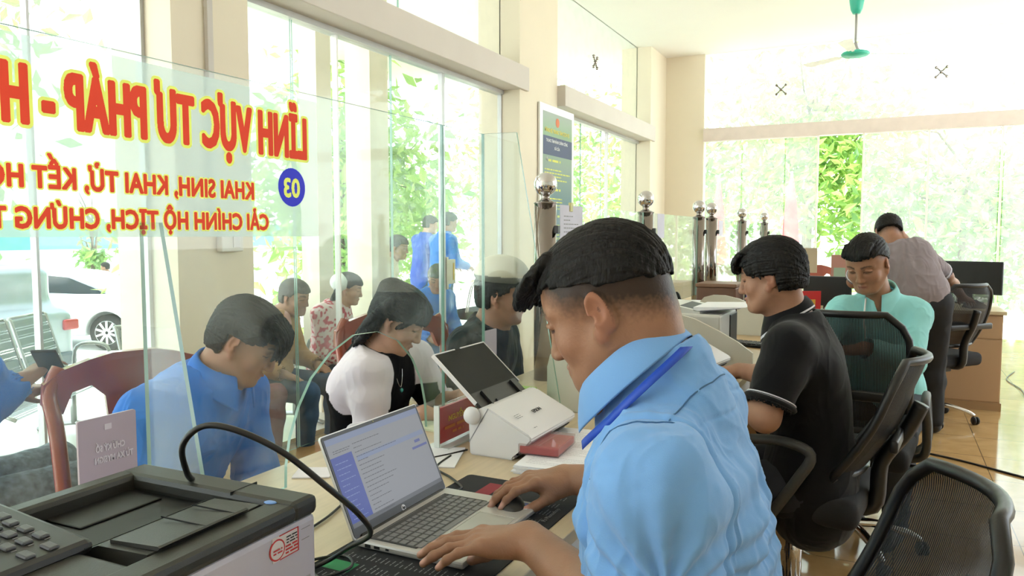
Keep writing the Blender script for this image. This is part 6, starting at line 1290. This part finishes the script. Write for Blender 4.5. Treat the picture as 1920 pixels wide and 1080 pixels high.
# ceiling fan at rest
t = empty('ceiling_fan', (-.355, 8.38, 3.9), 0, 'turquoise ceiling fan hanging on a thin rod', 'ceiling fan'); tq = mat('turquoise_enamel', '3FC0A8', rough=.35)
bm = B(); lathe(bm, [(.035, -.40), (.055, -.36), (.068, -.28), (.072, -.20), (.05, 0)]); obj('canopy', bm, tq, t, True); bm = B(); lathe(bm, [(.011, -.74), (.011, -.38)], n=12); obj('rod', bm, mat('grey_rod', 'A8A8A8', rough=.4), t, True)
bm = B(); lathe(bm, [(.015, -.68), (.03, -.735), (.055, -.76), (.06, -.765)]); obj('shaft_cover', bm, mat('grey_rod', 'A8A8A8'), t, True); bm = B(); lathe(bm, [(.05, -.755), (.12, -.775), (.135, -.79), (.12, -.81), (.02, -.83)], n=32); obj('motor', bm, tq, t, True)
for i in range(3):
    a = 2 * pi * i / 3 + .42; bm = B(); M = Matrix.Translation((0, 0, -.79)) @ Matrix.Rotation(a, 4, 'Z') @ Matrix.Rotation(.15, 4, 'X'); box(bm, (.11, -.012, -.003), (.2, .012, .003), 0, 0, M); prism(bm, [(.18, -.04), (.60, -.07), (.62, 0), (.60, .06), (.18, .035)], 2, -.0015, .0015); 
    for v in list(bm.verts)[8:]: v.co = M @ v.co
    obj('blade', bm, mat('white_fan_blade', 'F4F6F4', rough=.4), t)
# ---------------------------------------------------------------- second and farther counters
t = empty('printer', (-.80, 3.56, .75), 0, 'grey-white multifunction printer with tilted touch panel and papers on top', 'printer'); gw = mat('warm_white_plastic', 'D6D4CE', rough=.4, var=.01)
bm = B(); box(bm, (-.17, -.19, 0), (.15, .19, .215), .01); obj('housing', bm, gw, t); bm = B(); box(bm, (.10, .02, .01), (.155, .192, .2), .005); box(bm, (.0, .185, .01), (.152, .195, .21)); obj('side_cover', bm, blk, t); bm = B(); prism(bm, [(-.14, .215), (-.135, .248), (-.05, .245), (.05, .225), (.05, .215)], 1, -.15, .19); obj('touch_panel', bm, gw, t); bm = B(); prism(bm, [(-.05, .2462), (.045, .2275), (.045, .2265), (-.05, .245)], 1, -.11, .13); obj('display', bm, pit, t)
bm = B(); prism(bm, [(.02, .226), (.22, .246), (.25, .252), (.02, .244)], 1, -.15, .15); stk = obj('document_bundle', bm, mat('white_paper', 'F3F2F6')); stk.location = (-.80, 3.56, .75); tag(stk, 'loose sheaf of papers lying on the grey-white printer', 'papers')
bm = B(); prism(bm, [(.04, .2235), (.22, .2425), (.22, .2455), (.04, .2255)], 1, -.14, .14); stk = obj('folder', bm, mat('lilac_folder', '8C87A0', rough=.5)); stk.location = (-.80, 3.56, .75); tag(stk, 'lilac folder under the papers on the grey-white printer', 'folder')
def keyboard(label, loc, rz):
    t = empty('keyboard', loc, radians(rz), label, 'keyboard'); bm = B(); box(bm, (-.065, -.21, 0), (.065, .21, .015), .005); obj('base', bm, blk, t); bm = B()
    for i in range(5):
        for j in range(16): box(bm, (-.055 + i * .022, -.2 + j * .025, .015), (-.037 + i * .022, -.179 + j * .025, .021), .002, seg=1)
    obj('keys', bm, dgr, t); return t
keyboard('black keyboard in front of the polo man on the second counter', (-.62, 2.60, .75), 0); keyboard('black keyboard behind the second divider at the polo man\'s elbow', (-.60, 4.0, .75), 80)
S_ = Sdf(); S_.ell((-.60, 2.93, .762), (.03, .05, .02), None, .01); S_.cut(lambda P: .7505 - P[..., 2]); tag(sdf_obj('computer_mouse', S_, .003, blk, origin=(-.60, 2.93, .7505)), 'black computer mouse in the polo man\'s hand', 'mouse')
t = empty('tray', (-.62, 3.16, .75), 0, 'grey plastic tray on white paper beside the polo man\'s hand', 'tray'); bm = B(); box(bm, (-.10, -.07, .0), (.10, .07, .006)); box(bm, (-.10, -.07, .006), (-.09, .07, .03)); box(bm, (.09, -.07, .006), (.10, .07, .03)); box(bm, (-.1, -.07, .006), (.1, -.06, .03)); obj('body', bm, mat('grey_tray', 'A9A9A9', rough=.3), t)
bm = B(); S2 = [(.03 * sin(a) * 1.0, .10 + .10 * -cos(a)) for a in np.linspace(0, 2 * pi, 33)[:-1]]; prism(bm, [(x * 1.15, z * 1.25) for x, z in S2], 1, -.006, .006); t = tag(obj('oval_plaque', bm, pit), 'tall black oval plaque with white marks behind the second printer', 'plaque'); t.location = (-1.06, 4.22, .75); bm = B(); lines(bm, (-.02, -.0065, .03), (1, 0, 0), (0, 0, 1), .04, [0, .012], .006, ragged=False); obj('white_marks', bm, txt_w, t)
t = empty('wire_basket', (-.97, 4.84, .75), 0, 'small teal basket with a wire handle beyond the cream divider', 'basket'); bm = B(); lathe(bm, [(.045, 0), (.055, .10), (.050, .10), (.042, .01)]); obj('basket', bm, mat('teal_plastic', '2C9AA0', rough=.4), t, True); bm = B(); tube(bm, spline([(-.05, 0, .1), (-.02, 0, .18), (.03, 0, .18), (.05, 0, .1)], 5), .004, 6); obj('handle', bm, blk, t, True)
def monitor(label, loc, rz, w_=.5, h=.28, z0=.10, front=False):
    t = empty('monitor', loc, radians(rz), label, 'monitor'); bm = B(); box(bm, (-w_ / 2, -.02, z0), (w_ / 2, .012, z0 + h), .006); obj('screen_back', bm, mat('monitor_black', '26262A', rough=.45), t); bm = B(); box(bm, (-w_ / 2 + .01, .0122, z0 + .012), (w_ / 2 - .01, .0135, z0 + h - .01)); obj('screen', bm, pit, t)
    bm = B(); box(bm, (-.03, -.04, .01), (.03, -.02, z0 + h * .5)); box(bm, (-.1, -.1, 0), (.1, .07, .012), .004); obj('stand', bm, blk, t); return t
monitor('black monitor standing on the far beige desk', (.60, 7.30, .75), 160, .50, .27, .08); monitor('dark monitor behind the teal-shirted man\'s raised arm', (-.40, 6.1, .75), 170, .34, .22, .04)
t = empty('desktop_phone', (.62, 6.86, .75), .4, 'small dark wedge-shaped phone at the corner of the far desk', 'telephone'); bm = B(); prism(bm, [(-.07, 0), (.07, 0), (.06, .02), (-.03, .07)], 1, -.07, .07); obj('body', bm, mat('brown_black_plastic', '3A322E', rough=.4), t); bm = B(); tube(bm, [(-.06, -.06, .075), (-.06, .06, .075)], .014, 8); obj('handset', bm, blk, t)
# far desk
t = empty('office_desk', (.10, 7.02, 0), 0, 'beige laminate desk with drawers at the far right', 'desk'); fd = mat('beige_desk_laminate', 'C0A080', rough=.4, var=.05, vscale=4, stretch=(1, 1, .3))
bm = B(); box(bm, (-.58, -.42, .725), (.70, .42, .752), .004); obj('desktop', bm, mat('desk_top_cream', 'D9C8A8', rough=.35), t); bm = B(); box(bm, (.24, -.395, .06), (.68, .38, .725)); obj('cabinet', bm, fd, t); bm = B(); box(bm, (.25, -.402, .545), (.675, -.395, .715), .002); obj('drawer', bm, fd, t); bm = B(); box(bm, (.25, -.402, .07), (.675, -.395, .535), .002); obj('door', bm, fd, t); bm = B(); box(bm, (.23, -.40, 0), (.69, .38, .06)); obj('plinth', bm, mat('beige_plinth', 'A98965', rough=.5), t); bm = B(); box(bm, (-.57, -.38, 0), (-.545, .38, .725)); box(bm, (-.545, .33, .2), (.24, .345, .725)); obj('side_panel', bm, mat('dark_brown_panel', '3A2E28', rough=.5), t)
t = empty('computer_tower', (.16, 6.85, 0), 0, 'black computer tower standing under the far desk', 'computer'); bm = B(); box(bm, (-.09, -.2, .005), (.09, .2, .42), .006); obj('case', bm, blk, t); bm = B(); box(bm, (-.07, -.203, .34), (.07, -.2, .37)); obj('drive_bay', bm, dgr, t)
# clutter on the farther counters
t = empty('laptop', (-.62, 4.90, .75), radians(200), 'open laptop with a violet screen behind the polo man\'s shoulder', 'laptop'); bm = B(); box(bm, (-.16, -.11, 0), (.16, .11, .018), .004); obj('base', bm, blk, t); bm = B(); box(bm, (-.16, -.12, .018), (.16, -.112, .22), .003, 0, Matrix.Translation((0, 0, 0))); obj('lid', bm, blk, t); bm = B(); box(bm, (-.15, -.1115, .03), (.15, -.1105, .21)); obj('screen', bm, mat('violet_screen', '202020', emit='7470C8', estr=.8), t)
t = empty('receipt_printer', (-.66, 5.35, .75), 0, 'small black and white desktop printer beyond the violet laptop', 'printer'); bm = B(); box(bm, (-.1, -.12, 0), (.1, .12, .17), .01); obj('body', bm, blk, t); bm = B(); box(bm, (-.11, -.13, .17), (.11, .13, .20), .008); box(bm, (-.05, -.09, .20), (.05, .09, .212), .004); obj('top', bm, gw, t)
t = empty('name_plate', (-.50, 5.75, .75), .5, 'distant red name plate with yellow marks in front of the dark monitor', 'sign'); bm = B(); box(bm, (-.09, -.004, .01), (.09, .004, .17)); obj('card', bm, mat('name_plate_red', 'B8202A'), t); bm = B(); box(bm, (-.05, -.006, .06), (.05, -.0042, .11)); obj('gold_marks', bm, txt_y, t); bm = B(); box(bm, (-.1, -.03, 0), (.1, .03, .008)); obj('foot', bm, whp, t)
for i, (lb, x, y, w_, h, c) in enumerate((('yellow and grey plaque standing far off by the back glass', -.70, 7.9, .17, .24, 'B8A890'), ('pink-brown leaflet stand left of the teal-shirted man\'s head', -.36, 6.95, .14, .27, 'B58478'))):
    t = empty('leaflet_stand', (x, y, .95 if i == 0 else .88), 0, lb, 'sign'); bm = B(); box(bm, (-w_ / 2, -.004, 0), (w_ / 2, .004, h), .002); obj('board', bm, mat('plaque_%d' % i, c, rough=.5), t); bm = B(); box(bm, (-w_ * .35, -.006, h * .15), (-w_ * .12 if i == 0 else w_ * .3, -.0045, h * (.85 if i == 0 else .6)), .001); obj('inset', bm, mat('plaque_inset_%d' % i, 'F0C83A' if i == 0 else '9AAE9A'), t)
    bm = B(); box(bm, (-.02, -.01, -(.2 if i == 0 else .13)), (.02, .01, 0)); box(bm, (-.08, -.05, -(.2 if i == 0 else .13)), (.08, .05, -(.19 if i == 0 else .12))); obj('foot', bm, whp, t)
t = empty('box_file', (-1.0, 4.75, .75), 0, 'dark grey box and papers piled behind the third counter divider', 'box'); bm = B(); box(bm, (-.12, -.16, 0), (.12, .16, .13), .006); obj('box', bm, dgr, t); bm = B(); box(bm, (-.13, -.17, .13), (.10, .14, .15), .002); obj('papers', bm, paper, t)
t = empty('ballot_box', (-1.02, 5.25, .75), 0, 'brown wooden box beside the far black post', 'box'); bm = B(); box(bm, (-.13, -.15, 0), (.13, .15, .22), .01); obj('box', bm, mat('brown_box', '6E4A38', rough=.5), t); bm = B(); box(bm, (-.135, -.155, .22), (.135, .155, .245), .006); obj('lid', bm, mat('brown_lid', '84604A', rough=.5), t)
for i, (x, y, lb) in enumerate(((-2.7, 13.6, 'red folded parasol standing outside the back glass at the left'), (-1.45, 13.2, 'red and white folded parasol outside, just behind the polo man\'s head'))):
    t = empty('folded_parasol', (x, y, -.15), 0, lb, 'parasol'); bm = B(); lathe(bm, [(.02, 0), (.02, 2.5)], n=10); obj('pole', bm, alu, t, True); bm = B(); lathe(bm, [(.03, 2.4), (.10, 1.9), (.17, 1.0), (.14, .95)], n=10); obj('canopy', bm, mat('red_canvas', 'E0404A', rough=.7), t, True)
# door hardware
t = empty('door_lock', (-3.19, 5.26, 1.02), 0, 'steel door lock with a yellow strip on the tall glass door', 'lock'); bm = B(); box(bm, (-.02, -.05, -.14), (.02, -.02, .12), .003); box(bm, (-.012, -.02, -.10), (.012, .10, .10), .003); obj('body', bm, mat('satin_steel', 'BDB6A6', rough=.35, metal=.5), t); bm = B(); box(bm, (.0122, .06, -.07), (.014, .075, .07)); obj('yellow_strip', bm, mat('yellow_strip', 'D9B830'), t)
t = empty('coat_loop', (-3.10, 5.55, .80), 0, 'white cord loops hanging on the glass behind the hat wearer', 'cord'); bm = B()
for k_ in (0, .03): tube(bm, spline([(0, -.16 + k_, -.12), (0, -.10 + k_, .04), (0, -.03 + k_, .12), (0, .04 + k_, .12), (0, .09 + k_, .04), (0, .12 + k_, -.04)], 6), .006, 6)
obj('loops', bm, white_p, t, True)
t = empty('smartphone', (-2.40, 1.50, .90), .6, 'dark smartphone held by the seated person at the left edge', 'phone'); bm = B(); box(bm, (-.038, -.004, -.075), (.038, .004, .075), .003, 0, Matrix.Rotation(.7, 4, 'X')); obj('case', bm, blk, t); bm = B(); box(bm, (-.034, -.0046, -.068), (.034, -.004, .068), 0, 0, Matrix.Rotation(.7, 4, 'X')); obj('screen', bm, mat('phone_screen', '3A4A58', rough=.1), t)
